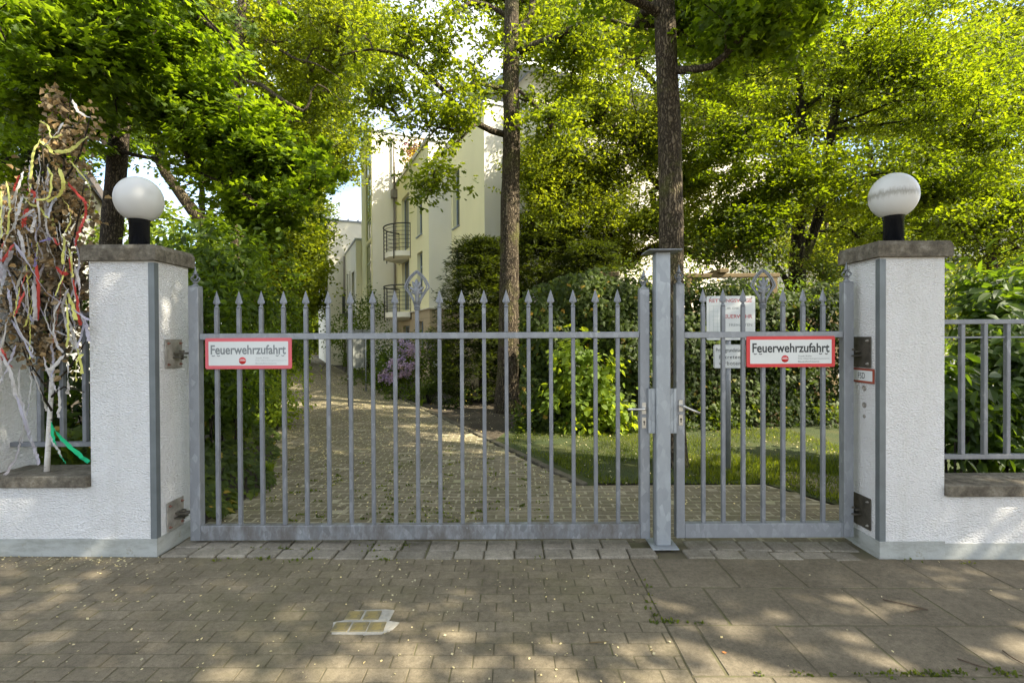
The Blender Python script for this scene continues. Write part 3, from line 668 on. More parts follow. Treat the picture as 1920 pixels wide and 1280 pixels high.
def ornament(mb, x, y, z):
    for k in range(3): mb.lathe((x, y, z+k*.013), [(.020, 0), (.0255, .003), (.0255, .009), (.020, .0125)], 16)
    zb = z+.038
    for off in (0,):
        for sx in (-1, 1):
            o1 = [(.018, 0), (.030, .04), (.050, .075), (.070, .105), (.090, .130), (.093, .140), (.086, .160), (.068, .195), (.045, .225), (.020, .248), (0, .262)]
            mb.tube([(x+sx*a, y-.004, zb+h) for a, h in o1], [.0075]*len(o1), 6)
            o2 = [(.016, .012), (.026, .05), (.044, .085), (.060, .110), (.074, .133), (.076, .142), (.070, .160), (.054, .190), (.034, .217), (.016, .236), (0, .249)]
            mb.tube([(x+sx*a, y-.006, zb+h) for a, h in o2], [.0055]*len(o2), 6)
    # tulip: flared stem and seven petals
    mb.lathe((x, y, zb), [(.017, 0), (.015, .04), (.017, .075), (.024, .10), (.026, .125), (.018, .145), (.004, .155)], 14)
    for a, ln, r0, hz in ((0, .088, .015, .118), (-.42, .080, .013, .112), (.42, .080, .013, .112), (-.85, .072, .012, .095), (.85, .072, .012, .095), (-1.05, .05, .010, .08), (1.05, .05, .010, .08)):
        p = [Vector((x+math.sin(a)*t*ln, y-.004-.006*t, zb+hz+math.cos(a)*t*ln*.95)) for t in (0, .3, .6, .85, 1)]
        mb.tube(p, [r0*.7, r0, r0*1.1, r0*.8, r0*.15], 8)
def lever(parent, x, y, z, sgn, dz, ln, keyz):
    h = MB(); h.lathe((x, y-.045, z), [(.009, -.045), (.009, 0)], 10, 'Y')
    h.tube([(x, y-.05, z), (x+sgn*.012, y-.056, z), (x+sgn*ln*.5, y-.058, z+dz*.5), (x+sgn*ln, y-.056, z+dz)], [.010, .011, .0085, .0085], 10)
    p = h.build('lever_handle', M['handle'], parent)
    MB().box((x-.017, y-.0065, z-.045), (x+.017, y-.0005, z+.045), None, .0025).build('rose_plate', M['handle'], p)
    k = MB(); zc = keyz; k.box((x-.017, y-.0065, zc-.042), (x+.017, y-.0005, zc+.042), None, .0025)
    q = k.build('key_plate', M['handle'], parent)
    MB().lathe((x, y-.0068, zc+.008), [(.008, 0), (.008, .002), (.002, .003)], 12, 'Y').box((x-.0035, y-.0092, zc-.018), (x+.0035, y-.0068, zc+.004)).build('keyhole', M['darksteel'], q)
def gate(name, label, pxl, pxr, bars, orn, ytop_l, ytop_r, yr0, yr1, yb0, yb1, ysp, pw, hinge_left):
    xl, xr = P(pxl[0], 640, GY).x, P(pxl[1], 640, GY).x; rl, rr = P(pxr[0], 640, GY).x, P(pxr[1], 640, GY).x
    o = thing(name, label, 'gate', ((xl+rr)/2, GY, zg(0))); pc = (pxl[0]+pxr[1])/2
    zb0, zb1 = P(pc, yb1, GY-.03).z, P(pc, yb0, GY-.03).z; zr0, zr1 = P(pc, yr1, GY-.02).z, P(pc, yr0, GY-.02).z; zs = P(pc, ysp, GY).z
    for (a, b, yt, px) in ((xl, xr, ytop_l, pxl[0]), (rl, rr, ytop_r, pxr[0])):
        zt = P(px, yt, GY-.033).z; y1 = .035
        p = MB().box((a, GY-.033, zb0+.001), (b, GY+.033, zt), None, .004).build('frame_post', M['galv'], o)
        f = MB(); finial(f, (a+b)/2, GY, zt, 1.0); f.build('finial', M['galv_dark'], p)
    MB().box((xr+.001, GY-.03, zb0), (rl-.001, GY+.03, zb1), None, .004).build('bottom_rail', M['rail_bottom'] if hinge_left else M['galv'], o)
    MB().box((xr+.001, GY-.022, zr0), (rl-.001, GY+.022, zr1), None, .003).build('middle_rail', M['galv'], o)
    for i, bp in enumerate(bars):
        x = P(bp, 640, GY).x
        lo = MB().box((x-.0145, GY-.0145, zb1-.001), (x+.0145, GY+.0145, zr0-.0005), None, .003)
        lo.box((x-.0145, GY-.0145, zr1+.0005), (x+.0145, GY+.0145, zs-.003), None, .003)
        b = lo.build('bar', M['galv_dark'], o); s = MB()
        if i == orn: ornament(s, x, GY, zs-.022); s.build('leaf_ornament', M['galv_dark'], b)
        else: spear(s, x, GY, zs, .93); s.build('spearhead', M['galv_dark'], b)
    return o, xl, xr, rl, rr, zb0, zb1, zr0, zr1
bl = [407+41.72*i for i in range(19)]
LG, lx0, lx1, lx2, lx3, zb0, zb1, zr0, zr1 = gate('wide_gate', 'wide grey spiked steel gate across the driveway', (358, 377), (1198, 1216), bl, 9, 537, 541, 623.5, 635, 984, 1011.5, 576, .065, True)
lever(LG, P(1207, 640, GY-.033).x, GY-.033, P(1207, 765, GY-.033).z, -1, 0, .135, P(1207, 792, GY-.033).z)
br = [1318+37.45*i for i in range(7)]
RG, rx0, rx1, rx2, rx3, *_ = gate('small_gate', 'narrow grey spiked steel gate in front of the lawn', (1265, 1281), (1578, 1596), br, 3, 533, 529, 621.5, 633, 981, 1008, 573, .065, False)
lever(RG, P(1276, 640, GY-.033).x, GY-.033, P(1276, 760, GY-.033).z, 1, -.05, .125, P(1277, 787, GY-.033).z)
# centre post
xa, xb = 1.082, 1.190; o = thing('gate_post', 'thick galvanised square post with flat top plate between the two gates', 'post', ((xa+xb)/2, 3.81, zg(1.1)))
zt = P(1242, 472, 3.76).z; zp = P(1242, 1032, 3.70).z
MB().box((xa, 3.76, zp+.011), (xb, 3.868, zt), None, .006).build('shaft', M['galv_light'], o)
MB().box((xa-.068, 3.69, zt+.001), (xb+.068, 3.93, zt+.011), None, .002).build('top_plate', M['galv_dark'], o)
MB().box((xa-.045, 3.705, zp), (xb+.045, 3.92, zp+.010), None, .002).build('base_plate', M['galv_light'], o)
z1, z0 = P(1220, 728, 3.79).z, P(1220, 812, 3.79).z
for s, x in ((-1, xa), (1, xb)):
    c = MB(); a, b = sorted((x+s*.001, x+s*.052)); c.box((a, 3.785, z0), (b, 3.792, z1), None, .002)
    c.box((a, 3.7925, z0), (a+.006 if s < 0 else b, 3.83, z1)) if s < 0 else c.box((b-.006, 3.7925, z0), (b, 3.83, z1))
    m = (a+b)/2+s*.004; c.box((m-.002, 3.780, z0), (m+.002, 3.7848, z1)); c.build('strike_channel', M['galv_light'], o)
# hinge plates and arms (bolted to the pillars)
def hinge(par, X, sgn, y0, y1, z0, z1, postx, dark, skew=0):
    zc = (z0+z1)/2; m = M['darksteel'] if dark else M['oldsteel']
    p = MB(); xa, xb = sorted((X+sgn*.001, X+sgn*.009))
    p.box((xa, y0, z0), (xb, y1, z1), None, .002); h = p.build('hinge_plate', m, par)
    for yy in (y0+.025, y1-.025):
        for zz in (z0+.03, z1-.03): MB().lathe((X+sgn*.009, yy, zz), [(.010, 0), (.010, sgn*.006), (.005, sgn*.009), (.005, sgn*.018)], 6, 'X', False).build('bolt', M['oldsteel'] if dark else M['rust'], h)
    a = MB(); ex = postx-sgn*.004
    a.box((min(X+sgn*.009, ex), 3.80, zc-.004), (max(X+sgn*.009, ex), 3.86, zc+.010), None, .002)
    a.box((min(X+sgn*.009, X+sgn*.07), 3.79, zc-.034), (max(X+sgn*.009, X+sgn*.07), 3.87, zc-.024), None, .002)
    a.tube([(X+sgn*.055, 3.83, zc-.045), (X+sgn*.055, 3.83, zc+.028)], .011, 10); a.lathe((X+sgn*.055, 3.83, zc+.012), [(.020, 0), (.020, .012), (.012, .016)], 6, smooth=False)
    a.build('hinge_arm', M['darksteel'], h)
zz = lambda px, py: PX(px, -2.58 if px < 960 else 2.657, py)
hinge(PL, -2.577, 1, zz(308, 660).y, zz(339, 660).y, zz(325, 690).z, zz(325, 636).z, lx0, False)
hinge(PL, -2.577, 1, zz(311, 960).y, zz(342, 960).y, zz(326, 990).z, zz(326, 936).z, lx0, False)
hinge(PR, 2.654, -1, 3.70, 3.93, zz(1614, 688).z, zz(1614, 631).z, rx3, True)
hinge(PR, 2.654, -1, 3.70, 3.93, zz(1614, 984).z, zz(1614, 926).z, rx3, True)
sb = MB().box((2.64, 3.90, zz(1604, 628).z), (2.656, 3.975, zz(1604, 612).z), None, .003).build('key_box', M['darksteel'], PR)
for py in (727, 759, 780):
    c = zz(1621, py); MB().lathe((2.6565, c.y, c.z), [(.022, 0), (.022, -.004), (.015, -.007), (.014, -.003), (.001, -.003)] if py < 770 else [(.014, 0), (.014, -.004), (.008, -.006), (.001, -.005)], 16, 'X').build('push_button', M['oldsteel'], PR)

# ------------------------------------------------------------------ writing
def text(body, mat, parent, c, w, h=None, yaw=0, ext=.0006, bold=.0, name='lettering', align='C', space=1):
    """flat letters facing -Y (yaw 0); c = centre of the text box"""
    cu = bpy.data.curves.new(name, 'FONT'); cu.body = body; cu.extrude = 0; cu.offset = bold; cu.space_character = space; cu.resolution_u = 4
    ob = bpy.data.objects.new('tmp', cu); COL.objects.link(ob)
    dg = bpy.context.evaluated_depsgraph_get(); me = bpy.data.meshes.new_from_object(ob.evaluated_get(dg)); bpy.data.objects.remove(ob)
    A = np.array([v.co[:] for v in me.vertices]); lo = A.min(0); hi = A.max(0); sx = w/(hi[0]-lo[0]); sy = sx if h is None else h/(hi[1]-lo[1])
    cx = (lo[0]+hi[0])/2 if align == 'C' else lo[0]; cy = (lo[1]+hi[1])/2
    Mx = Matrix.Rotation(yaw, 4, 'Z') @ Matrix.Rotation(R(90), 4, 'X') @ Matrix.Diagonal((sx, sy, 1, 1)) @ Matrix.Translation((-cx, -cy, 0))
    o0 = ORG[parent.name]; me.transform(Matrix.Translation(Vector(c)-o0) @ Mx); me.name = name
    me.materials.clear(); o = link(name, me, mat, parent, o0); return o
def rrect(x0, x1, z0, z1, y, r, t):
    pts = []
    for cx, cz, a0 in ((x1-r, z1-r, 0), (x0+r, z1-r, 90), (x0+r, z0+r, 180), (x1-r, z0+r, 270)):
        for k in range(5): a = R(a0+k*22.5); pts.append((cx+r*math.cos(a), cz+r*math.sin(a)))
    n = len(pts); v = [(x, y, z) for x, z in pts]+[(x, y+t, z) for x, z in pts]
    return v, [list(range(n))[::-1], list(range(n, 2*n))]+[[i, (i+1) % n, (i+1) % n+n, i+n] for i in range(n)]
def fire_sign(px0, px1, py0, py1, label, red, black, small):
    Y = 3.818; a = P(px0, py0, Y); b = P(px1, py1, Y); x0, x1, z1, z0 = a.x, b.x, a.z, b.z; W = x1-x0; H = z1-z0
    o = thing('fire_access_sign', label, 'sign', ((x0+x1)/2, Y, z0), 'red bordered fire access signs on the gates')
    MB().add(*rrect(x0, x1, z0, z1, Y, .012, .008)).build('red_board', red, o)
    MB().add(*rrect(x0+.026, x1-.026, z0+.026, z1-.026, Y-.0012, .004, .001)).build('white_panel', M['signwhite'], o)
    t = text('Feuerwehrzufahrt', black, o, ((x0+x1)/2, Y-.002, z1-.026-.062), W-.085, .072, bold=.022)
    cx = (x0+x1)/2-.045; MB().lathe((cx, Y-.0014, z0+.026+.037), [(.001, 0), (.0275, 0), (.0275, .0005), (.001, .0006)], 28, 'Y').build('emblem_disc', M['signred'], o)
    e = MB(); zc = z0+.063; e.box((cx-.024, Y-.0028, zc-.001), (cx+.024, Y-.0022, zc+.004)).box((cx-.014, Y-.0028, zc+.008), (cx+.014, Y-.0022, zc+.011)); e.build('emblem_bars', M['signwhite'], o)
    for k, s in enumerate(('Stadt Köln', 'Die Oberbürgermeisterin', 'Bauaufsichtsamt')):
        wd = (.105, .245, .165)[k]; text(s, small, o, (cx+.10, Y-.002, z0+.026+.058-k*.0205), wd*.97, .013, align='L', bold=.006)
    bl_ = MB()
    for fx in (.095, .155, .835, .90):
        c = (x0+W*fx, Y-.002, z1-.026-.104)
        pts = [(c[0]+.009*math.cos(t), c[1]-.001, c[2]+.007*math.sin(t)) for t in [math.pi*(1+k/6) for k in range(7)]]; bl_.tube(pts, .0028, 5)
    bl_.build('mounting_clips', black, o)
    return o
fire_sign(384.5, 547, 634, 691, 'faded pinkish red fire access sign hanging on the wide gate', M['signpink'], M['signtextgrey'], M['signtextpale'])
fire_sign(1400, 1565.5, 630.5, 687.5, 'bright red bordered fire access sign hanging on the narrow gate', M['signred'], M['signtext'], M['signtextgrey'])
# FSD plate on the inner side of the right pillar
ya, yb = zz(1641, 700).y, 3.985; z1, z0 = zz(1641, 692).z, zz(1641, 720).z; Xs = 2.655
o = thing('key_depot_plate', 'small plate with the letters FSD and brown red rim on the right pillar', 'sign', (Xs, (ya+yb)/2, z0))
MB().box((Xs-.007, ya, z0), (Xs-.001, yb, z1), None, .002).build('rim', M['fsdframe'], o)
MB().box((Xs-.0085, ya+.016, z0+.016), (Xs-.0072, yb-.016, z1-.016)).build('panel', M['signwhite'], o)
text('FSD', M['signtext'], o, (Xs-.0090, (ya+yb)/2-.03, (z0+z1)/2), .075, .045, yaw=R(-90), bold=.004)
# notice boards on their post in the lawn
SY = 5.97; c = G(1365, 882); SY = c.y; o = thing('notice_post', 'grey steel tube standing in the lawn behind the narrow gate', 'post', c)
pt = P(1365, 560, SY); MB().tube([c-Vector((0, 0, .05)), (c.x, SY, pt.z)], .033, 14).build('tube', M['galv'], o)
MB().lathe((c.x, SY, pt.z), [(.034, 0), (.034, .012), (.01, .016)], 12).build('tube_cap', M['galv_dark'], o)
Y = SY-.04
def board(px0, px1, py0, py1, name, label, rim):
    a = P(px0, py0, Y); b = P(px1, py1, Y); x0, x1, z1, z0 = a.x, b.x, a.z, b.z
    o = thing(name, label, 'sign', ((x0+x1)/2, Y, z0))
    MB().add(*rrect(x0, x1, z0, z1, Y, .02, .006)).build('board', M['signwhite'], o)
    if rim:
        r = MB(); t = .006; g = .008
        r.box((x0+g, Y-.0015, z0+g), (x0+g+t*.5, Y-.0004, z1-g)).box((x1-g-t*.5, Y-.0015, z0+g), (x1-g, Y-.0004, z1-g)).box((x0+g+t*.5, Y-.0015, z1-g-t*.5), (x1-g-t*.5, Y-.0004, z1-g)).box((x0+g+t*.5, Y-.0015, z0+g), (x1-g-t*.5, Y-.0004, z0+g+t*.5))
        r.build('printed_line', M['signtextgrey'], o)
    return o, x0, x1, z0, z1
o, x0, x1, z0, z1 = board(1325, 1416, 555, 637, 'rescue_route_sign', 'square white board with red lettering and a pale site plan on the lawn post', False); W = x1-x0; H = z1-z0
text('RETTUNGSWEGE', M['textred'], o, ((x0+x1)/2-.005, Y-.001, z1-.055), W*.88, .042, bold=.012)
text('FÜR DIE', M['signtextgrey'], o, (x0+W*.50, Y-.001, z1-.145), W*.34, .032)
text('FEUERWEHR', M['textred'], o, (x0+W*.63, Y-.001, z1-.245), W*.62, .046, bold=.012)
text('FREIHALTEN', M['textgreen'] if 0 else M['signtextgrey'], o, (x0+W*.70, Y-.001, z1-.345), W*.47, .033)
pl = MB()
for a, b, c2, d in ((.06, .35, .24, .35), (.06, .22, .06, .80), (.14, .22, .14, .80), (.22, .30, .22, .86), (.08, .22, .24, .22), (.10, .46, .30, .46), (.12, .55, .26, .55), (.14, .62, .30, .62), (.14, .70, .28, .70), (.08, .80, .24, .80), (.28, .40, .28, .74)):
    xa_, xb_ = x0+W*a, x0+W*c2; za, zb_ = z1-H*b, z1-H*d; pl.box((min(xa_, xb_)-.002, Y-.0013, min(za, zb_)-.002), (max(xa_, xb_)+.002, Y-.0006-.0001*random.random(), max(za, zb_)+.002))
pl.build('site_plan', M['textgreen'], o)
for fx in (.08, .93): MB().lathe((x0+W*fx, Y-.0004, z1-.02), [(.007, 0), (.007, .003), (.002, .004)], 8, 'Y').build('screw', M['darksteel'], o)
o, x0, x1, z0, z1 = board(1338, 1398, 646, 690, 'private_property_sign', 'small white board with black lettering Betreten verboten on the lawn post', True); W = x1-x0
text('Privatgrundstück', M['signtext'], o, ((x0+x1)/2, Y-.002, z1-.072), W*.86, .062)
text('Betreten', M['signtext'], o, ((x0+x1)/2, Y-.002, z1-.148), W*.66, .045, space=1.15)
text('verboten', M['signtext'], o, ((x0+x1)/2, Y-.002, z1-.222), W*.68, .045, space=1.15)

# ------------------------------------------------------------------ brass memorial stones
sp = [(665, 1157, 1), (699, 1156, 1), (640, 1179, 0), (674, 1179, 0), (707, 1178, 0)]
lab = ['brass memorial stone at the left of the back row of two', 'brass memorial stone at the right of the back row of two', 'brass memorial stone at the left of the front row of three', 'brass memorial stone in the middle of the front row of three', 'brass memorial stone at the right of the front row of three']
cc = G(674, 1170); rows = {1: G(680, 1157.5).y, 0: G(680, 1179.5).y}
mo = MB(); x0 = G(622, 1180).x; x1 = G(742, 1178).x; z = zg(cc.x)+.0135
pts = [(x0+.02, rows[0]-.062), (x0+.20, rows[0]-.066), (x1-.06, rows[0]-.060), (x1-.01, rows[0]-.02), (x1+.012, rows[0]+.045), (x1-.05, rows[0]+.06), (x1-.045, rows[1]+.055), (x0+.25, rows[1]+.064), (x0+.07, rows[1]+.055), (x0+.06, rows[1]-.04), (x0-.01, rows[0]+.048)]
n = len(pts); mo.add([(a, b, z) for a, b in pts]+[(a, b, z-.03) for a, b in pts], [list(range(n))]+[[i, (i+1) % n, (i+1) % n+n, i+n][::-1] for i in range(n)])
tag(mo.build('mortar_patch', M['mortar'], None, (cc.x, cc.y, z-.03)), 'pale mortar bed round the five brass stones', kind='structure')
for (px, py, r), lb in zip(sp, lab):
    x = G(px, py).x; y = rows[r]; s = .0445
    o = thing('memorial_stone', lb, 'memorial stone', (x, y, z), 'brass memorial stones set in the pavement')
    Mz = Matrix.Translation((x, y, z-.008)) @ Matrix.Rotation(R(random.uniform(-1.5, 1.5)), 4, 'Z')
    MB().box((-s, -s, -.012), (s, s, .0125), Mz, .003).build('brass_cap', M['brass'], o)
    e = MB()
    for k in range(6):
        wv = random.uniform(.018, .030); e.box((-wv, .030-k*.0115-.003, .0126), (wv, .030-k*.0115+.002, .0134), Mz)
    e.build('engraved_lines', M['brassworn'], o)
# ------------------------------------------------------------------ yellow apartment house
NA = Vector((.913, .408, 0)); DA = Vector((-.408, .913, 0)); AO = Vector((-.77, 14.4, 0))
def LB(a, b, z=0): return AO+NA*a+DA*b+Vector((0, 0, z))
def panel(mb, p0, p1, z0, z1, ops=(), depth=.16):
    """wall from p0 to p1 seen from outside with p0 on the left; ops (u0,u1,z0,z1)"""
    d = (p1-p0); Ln = d.length; d = d/Ln; nin = Vector((-d.y, d.x, 0))   # points inwards
    us = sorted({0, Ln, *[o[0] for o in ops], *[o[1] for o in ops]}); zs = sorted({z0, z1, *[o[2] for o in ops], *[o[3] for o in ops]})
    q = lambda u, z, k=0: p0+d*u+nin*k+Vector((0, 0, z))
    for i in range(len(us)-1):
        for j in range(len(zs)-1):
            um, zm = (us[i]+us[i+1])/2, (zs[j]+zs[j+1])/2
            if any(o[0] < um < o[1] and o[2] < zm < o[3] for o in ops): continue
            mb.add([q(us[i], zs[j]), q(us[i+1], zs[j]), q(us[i+1], zs[j+1]), q(us[i], zs[j+1])], [[0, 1, 2, 3]])
    for o in ops:
        a, b, c, e = o[:4]
        for s in ([(a, c), (a, e)], [(b, e), (b, c)], [(a, e), (b, e)], [(b, c), (a, c)]):
            mb.add([q(*s[0]), q(*s[1]), q(*s[1], depth), q(*s[0], depth)], [[0, 1, 2, 3]])
    return d, nin
def window(par, p0, p1, op, mats, bars=1, hz=(), sill=True, depth=.12, curtain=False, name='window'):
    d = (p1-p0).normalized(); nin = Vector((-d.y, d.x, 0)); a, b, c, e = op[:4]; Mx = Matrix((( d.x, nin.x, 0, p0.x), (d.y, nin.y, 0, p0.y), (0, 0, 1, 0), (0, 0, 0, 1)))
    f = MB(); t = .06
    f.box((a, depth, c), (a+t, depth+.05, e), Mx).box((b-t, depth, c), (b, depth+.05, e), Mx).box((a+t, depth, c), (b-t, depth+.05, c+t), Mx).box((a+t, depth, e-t), (b-t, depth+.05, e), Mx)
    for k in range(1, bars+1): u = a+(b-a)*k/(bars+1); f.box((u-.035, depth+.002, c+t), (u+.035, depth+.048, e-t), Mx)
    for z in hz: f.box((a+t, depth+.004, z-.03), (b-t, depth+.046, z+.03), Mx)
    if sill: f.box((a-.04, -.05, c-.04), (b+.04, depth, c-.002), Mx)
    fr = f.build(name, mats[0], par)
    MB().box((a+t*.5, depth+.02, c+t*.5), (b-t*.5, depth+.03, e-t*.5), Mx).build('pane', mats[1], fr)
    if curtain: MB().box((a+t, depth+.06, c), (a+(b-a)*.45, depth+.07, e), Mx).build('curtain', M['curtain'], fr)
    return fr
H = thing('apartment_house', 'pale yellow rendered apartment house with round balconies behind the trees', 'house', LB(-1, 8, zg(-5)))
def vol(a0, a1, b0, b1, z0, z1, sides, mside, mfront, ops=None, roof=True):
    ops = ops or {}
    # left side (facing -a): from far to near as seen from outside: p0 left
    if 'L' in sides: w1 = MB(); panel(w1, LB(a0, b1), LB(a0, b0), z0, z1, ops.get('L', ())); w1.build('wall', mside, H)
    if 'F' in sides: w1 = MB(); panel(w1, LB(a0, b0), LB(a1, b0), z0, z1, ops.get('F', ())); w1.build('wall', mfront, H)
    if 'R' in sides: w1 = MB(); panel(w1, LB(a1, b0), LB(a1, b1), z0, z1, ()); w1.build('wall', mfront, H)
    if 'B' in sides: w1 = MB(); panel(w1, LB(a1, b1), LB(a0, b1), z0, z1, ()); w1.build('wall', mfront, H)
    if roof:
        r = MB(); e = .05; Mx = Matrix((( NA.x, DA.x, 0, AO.x), (NA.y, DA.y, 0, AO.y), (0, 0, 1, 0), (0, 0, 0, 1)))
        r.box((a0-e, b0-e, z1+.002), (a1+e, b1+e, z1+.10), Mx); r.build('roof_edge', M['zinc'], H)
LM = Matrix((( NA.x, DA.x, 0, AO.x), (NA.y, DA.y, 0, AO.y), (0, 0, 1, 0), (0, 0, 0, 1)))
zb = -.3; ZB = 2.62
# V1 south block
w1 = [(3.17-2.98, 3.17-2.28, 5.3, 7.25)]
w1 = [(3.17-2.98, 3.17-2.28, 5.3, 7.25), (3.17-2.98, 3.17-2.28, 2.95, 4.6)]
fo = [(12.0, 13.0, 5.3, 7.2)]
vol(0, 13.5, 0, 3.17, ZB, 8.32, 'LF', M['cream'], M['whitewall'], {'L': w1, 'F': fo}, False)  # side and front walls coloured apart to follow the light on each face
vol(0.001, 13.5, 3.17, 12, ZB, 8.32, 'RB', M['cream'], M['whitewall'], {}, False)
MB().box((-.04, -.04, 8.322), (13.55, 12.04, 8.42), LM).build('roof_edge', M['zinc'], H)
for w_ in w1: window(H, LB(0, 3.17), LB(0, 0), w_, (M['wframe'], M['glass']), 0, (w_[3]-.5,))
for w_ in fo: window(H, LB(0, 0), LB(13.5, 0), w_, (M['wframe'], M['glass']), 1)
# V2 middle block (b 3.17 .. 8.68), facade towards the path with balcony doors
LN = 12-3.17
def u(b): return 12-b
ops2 = [(u(7.55), u(6.2), 5.15, 7.35), (u(7.55), u(6.2), 2.72, 4.75), (u(4.86), u(4.07), 5.3, 7.1), (u(4.86), u(4.07), 3.05, 4.7)]
vol(-.8, -.001, 3.17, 12, ZB, 8.26, 'LF', M['cream'], M['ivory'], {'L': ops2}, False)
MB().box((-.85, 3.12, 8.262), (-.04, 12.0, 8.36), LM).box((-.78, 3.2, 8.36), (-.60, 8.6, 8.52), LM).build('parapet', M['zinc'], H)
for i, w_ in enumerate(ops2): window(H, LB(-.8, 12), LB(-.8, 3.17), w_, (M['wframe'], M['glass']), 1 if i < 2 else 0, (w_[3]-.5,) if i > 1 else (), i > 1, curtain=i < 2)
# brown stone ground floor
s = MB(); bo = [(u(7.5), u(6.3), 0.0, 2.1), (u(4.8), u(4.1), 1.0, 2.2)]
panel(s, LB(-.78, 12), LB(-.78, 3.19), zb, ZB, bo); panel(s, LB(-.78, 3.19), LB(.02, 3.19), zb, ZB); panel(s, LB(.02, 3.19), LB(.02, .02), zb, ZB); panel(s, LB(.02, .02), LB(13.4, .02), zb, ZB)
s.build('stone_base', M['stonebase'], H)
for w_ in bo: window(H, LB(-.78, 12), LB(-.78, 3.19), w_, (M['wframe'], M['glass']), 1, (), False)
MB().box((-.86, 3.10, ZB-.04), (-.002, 12, ZB), LM).box((0, -.06, ZB-.04), (13.5, 3.1, ZB), LM).build('stone_ledge', M['beige'], H)
# penthouse with zinc roof
ph = MB(); panel(ph, LB(2.2, 9), LB(2.2, 1.6), 8.42, 10.4); panel(ph, LB(2.2, 1.6), LB(12, 1.6), 8.42, 10.4, [(1, 2.4, 8.6, 10.1), (4, 5.4, 8.6, 10.1)])
ph.build('wall', M['beige'], H)
for w_ in ((1, 2.4, 8.6, 10.1), (4, 5.4, 8.6, 10.1)): window(H, LB(2.2, 1.6), LB(12, 1.6), w_, (M['wframe'], M['glass']), 1)
MB().add([LB(1.6, 1.0, 10.45), LB(12.5, 1.0, 10.45), LB(12.5, 9.5, 11.7), LB(1.6, 9.5, 11.7), LB(1.6, 1.0, 10.33), LB(12.5, 1.0, 10.33), LB(12.5, 9.5, 11.5), LB(1.6, 9.5, 11.5)], [[0, 1, 2, 3], [7, 6, 5, 4], [0, 4, 5, 1], [1, 5, 6, 2], [2, 6, 7, 3], [3, 7, 4, 0]]).build('roof', M['zinc'], H)
# V3 stair tower with green glass strip
to = [(.25, 1.55, z, z+2.75) for z in (.2, 3.1, 6.0)]+[(.25, 1.55, 8.9, 10.2)]
vol(-1.83, .5, 8.68, 12.1, zb, 10.5, 'LF', M['cream'], M['ivory'], {'L': [(12.1-8.68-1.9, 12.1-8.68-.35, z0, z1) for (_, _, z0, z1) in to]})
for (_, _, z0, z1) in to: window(H, LB(-1.83, 12.1), LB(-1.83, 8.68), (12.1-8.68-1.9, 12.1-8.68-.35, z0, z1), (M['yframe'], M['glassg']), 1, (z0+.95, z0+1.9), False, .03, name='stair_window')
# V4 low wing, V5 far block
w4 = [(4.8-4.1, 4.8-3.5, 3.1, 5.2), (4.8-2.9, 4.8-2.4, 3.1, 5.2), (4.8-1.9, 4.8-.7, 2.9, 5.0), (4.8-1.9, 4.8-.7, .1, 2.3)]
vol(-2.1, 5, 12.11, 16.9, zb, 6.4, 'LF', M['ivory'], M['ivory'], {'L': w4})
for w_ in w4: window(H, LB(-2.1, 16.9), LB(-2.1, 12.11), w_, (M['wframe'], M['glass']), 1 if w_[1]-w_[0] > 1 else 0)
vol(-3.05, 5.01, 16.91, 27, zb, 8.3, 'LF', M['ivory'], M['ivory'], {'L': [(4, 5, 3, 5), (6.5, 7.5, 3, 5)]})
sm = MB()
for k in range(8): sm.box((-3.05+k*.55, 16.9, 8.42), (-3.0+k*.55, 22, 8.52), LM)
sm.add([LB(-3.1, 16.8, 8.41), LB(5, 16.8, 8.41), LB(5, 22, 9.6), LB(-3.1, 22, 9.6)], [[0, 1, 2, 3]]).build('standing_seam_roof', M['zinc'], H)
# balconies
def balcony(z, b=7.0, a=-.8, r=1.05, pr=.80, zr=1.05):
    s = MB(); n = 16; arc = [(a-pr*math.sin(math.pi*k/n), b+r*math.cos(math.pi*k/n)) for k in range(n+1)]
    top = [LB(x, y, z) for x, y in arc]; mid = [LB(x, y, z-.20) for x, y in arc]; bot = [LB(a+(x-a)*.65, b+(y-b)*.65, z-.30) for x, y in arc]
    m = n+1; v = top+mid+bot
    s.add(v, [list(range(m)), list(range(2*m, 3*m))[::-1]]+[[i, i+1, i+1+m, i+m] for i in range(n)]+[[i+m, i+1+m, i+1+2*m, i+2*m] for i in range(n)])
    o = s.build('balcony', M['ivory'], H); rl = MB()
    inn = [(a-pr*1.04*math.sin(math.pi*k/n), b+r*1.02*math.cos(math.pi*k/n)) for k in range(n+1)]
    rl.tube([LB(x, y, z+zr) for x, y in inn], .028, 6)
    for h in (.12, .28, .44, .60, .76, .92): rl.tube([LB(x, y, z+h) for x, y in inn], .010, 5, caps=False)
    for k in (0, 4, 8, 12, 16): rl.tube([LB(*inn[k], z-.30), LB(*inn[k], z+zr)], .024, 6)
    rl.build('balcony_rail', M['ironrail'], o)
balcony(5.0); balcony(2.62)
p = MB(); p.tube([LB(-.90, 8.55, 10.3), LB(-.90, 8.55, 7.9)], .05, 8).tube([LB(-.90, 8.55, 7.9), LB(-.90, 8.55, zb)], .05, 8); p.cbox(LB(-.92, 8.53, 7.85), (.24, .24, .35), LM.to_3x3()); p.build('drain_pipe', M['pipe'], H)
MB().tube([LB(-2.2, 16.75, 6.3), LB(-2.2, 16.75, zb)], .05, 8).build('drain_pipe', M['pipe'], H)
MB().box((-2.9, 9.2, 1.85), (-1.84, 11.8, 1.98), LM).box((-2.85, 9.25, 1.75), (-1.84, 9.35, 1.85), LM).build('entrance_canopy', M['zinc'], H)
b4 = MB()
for k in range(9): b4.tube([LB(-2.55, 12.9+k*.16, 2.9), LB(-2.55, 12.9+k*.16, 3.85)], .012, 4)
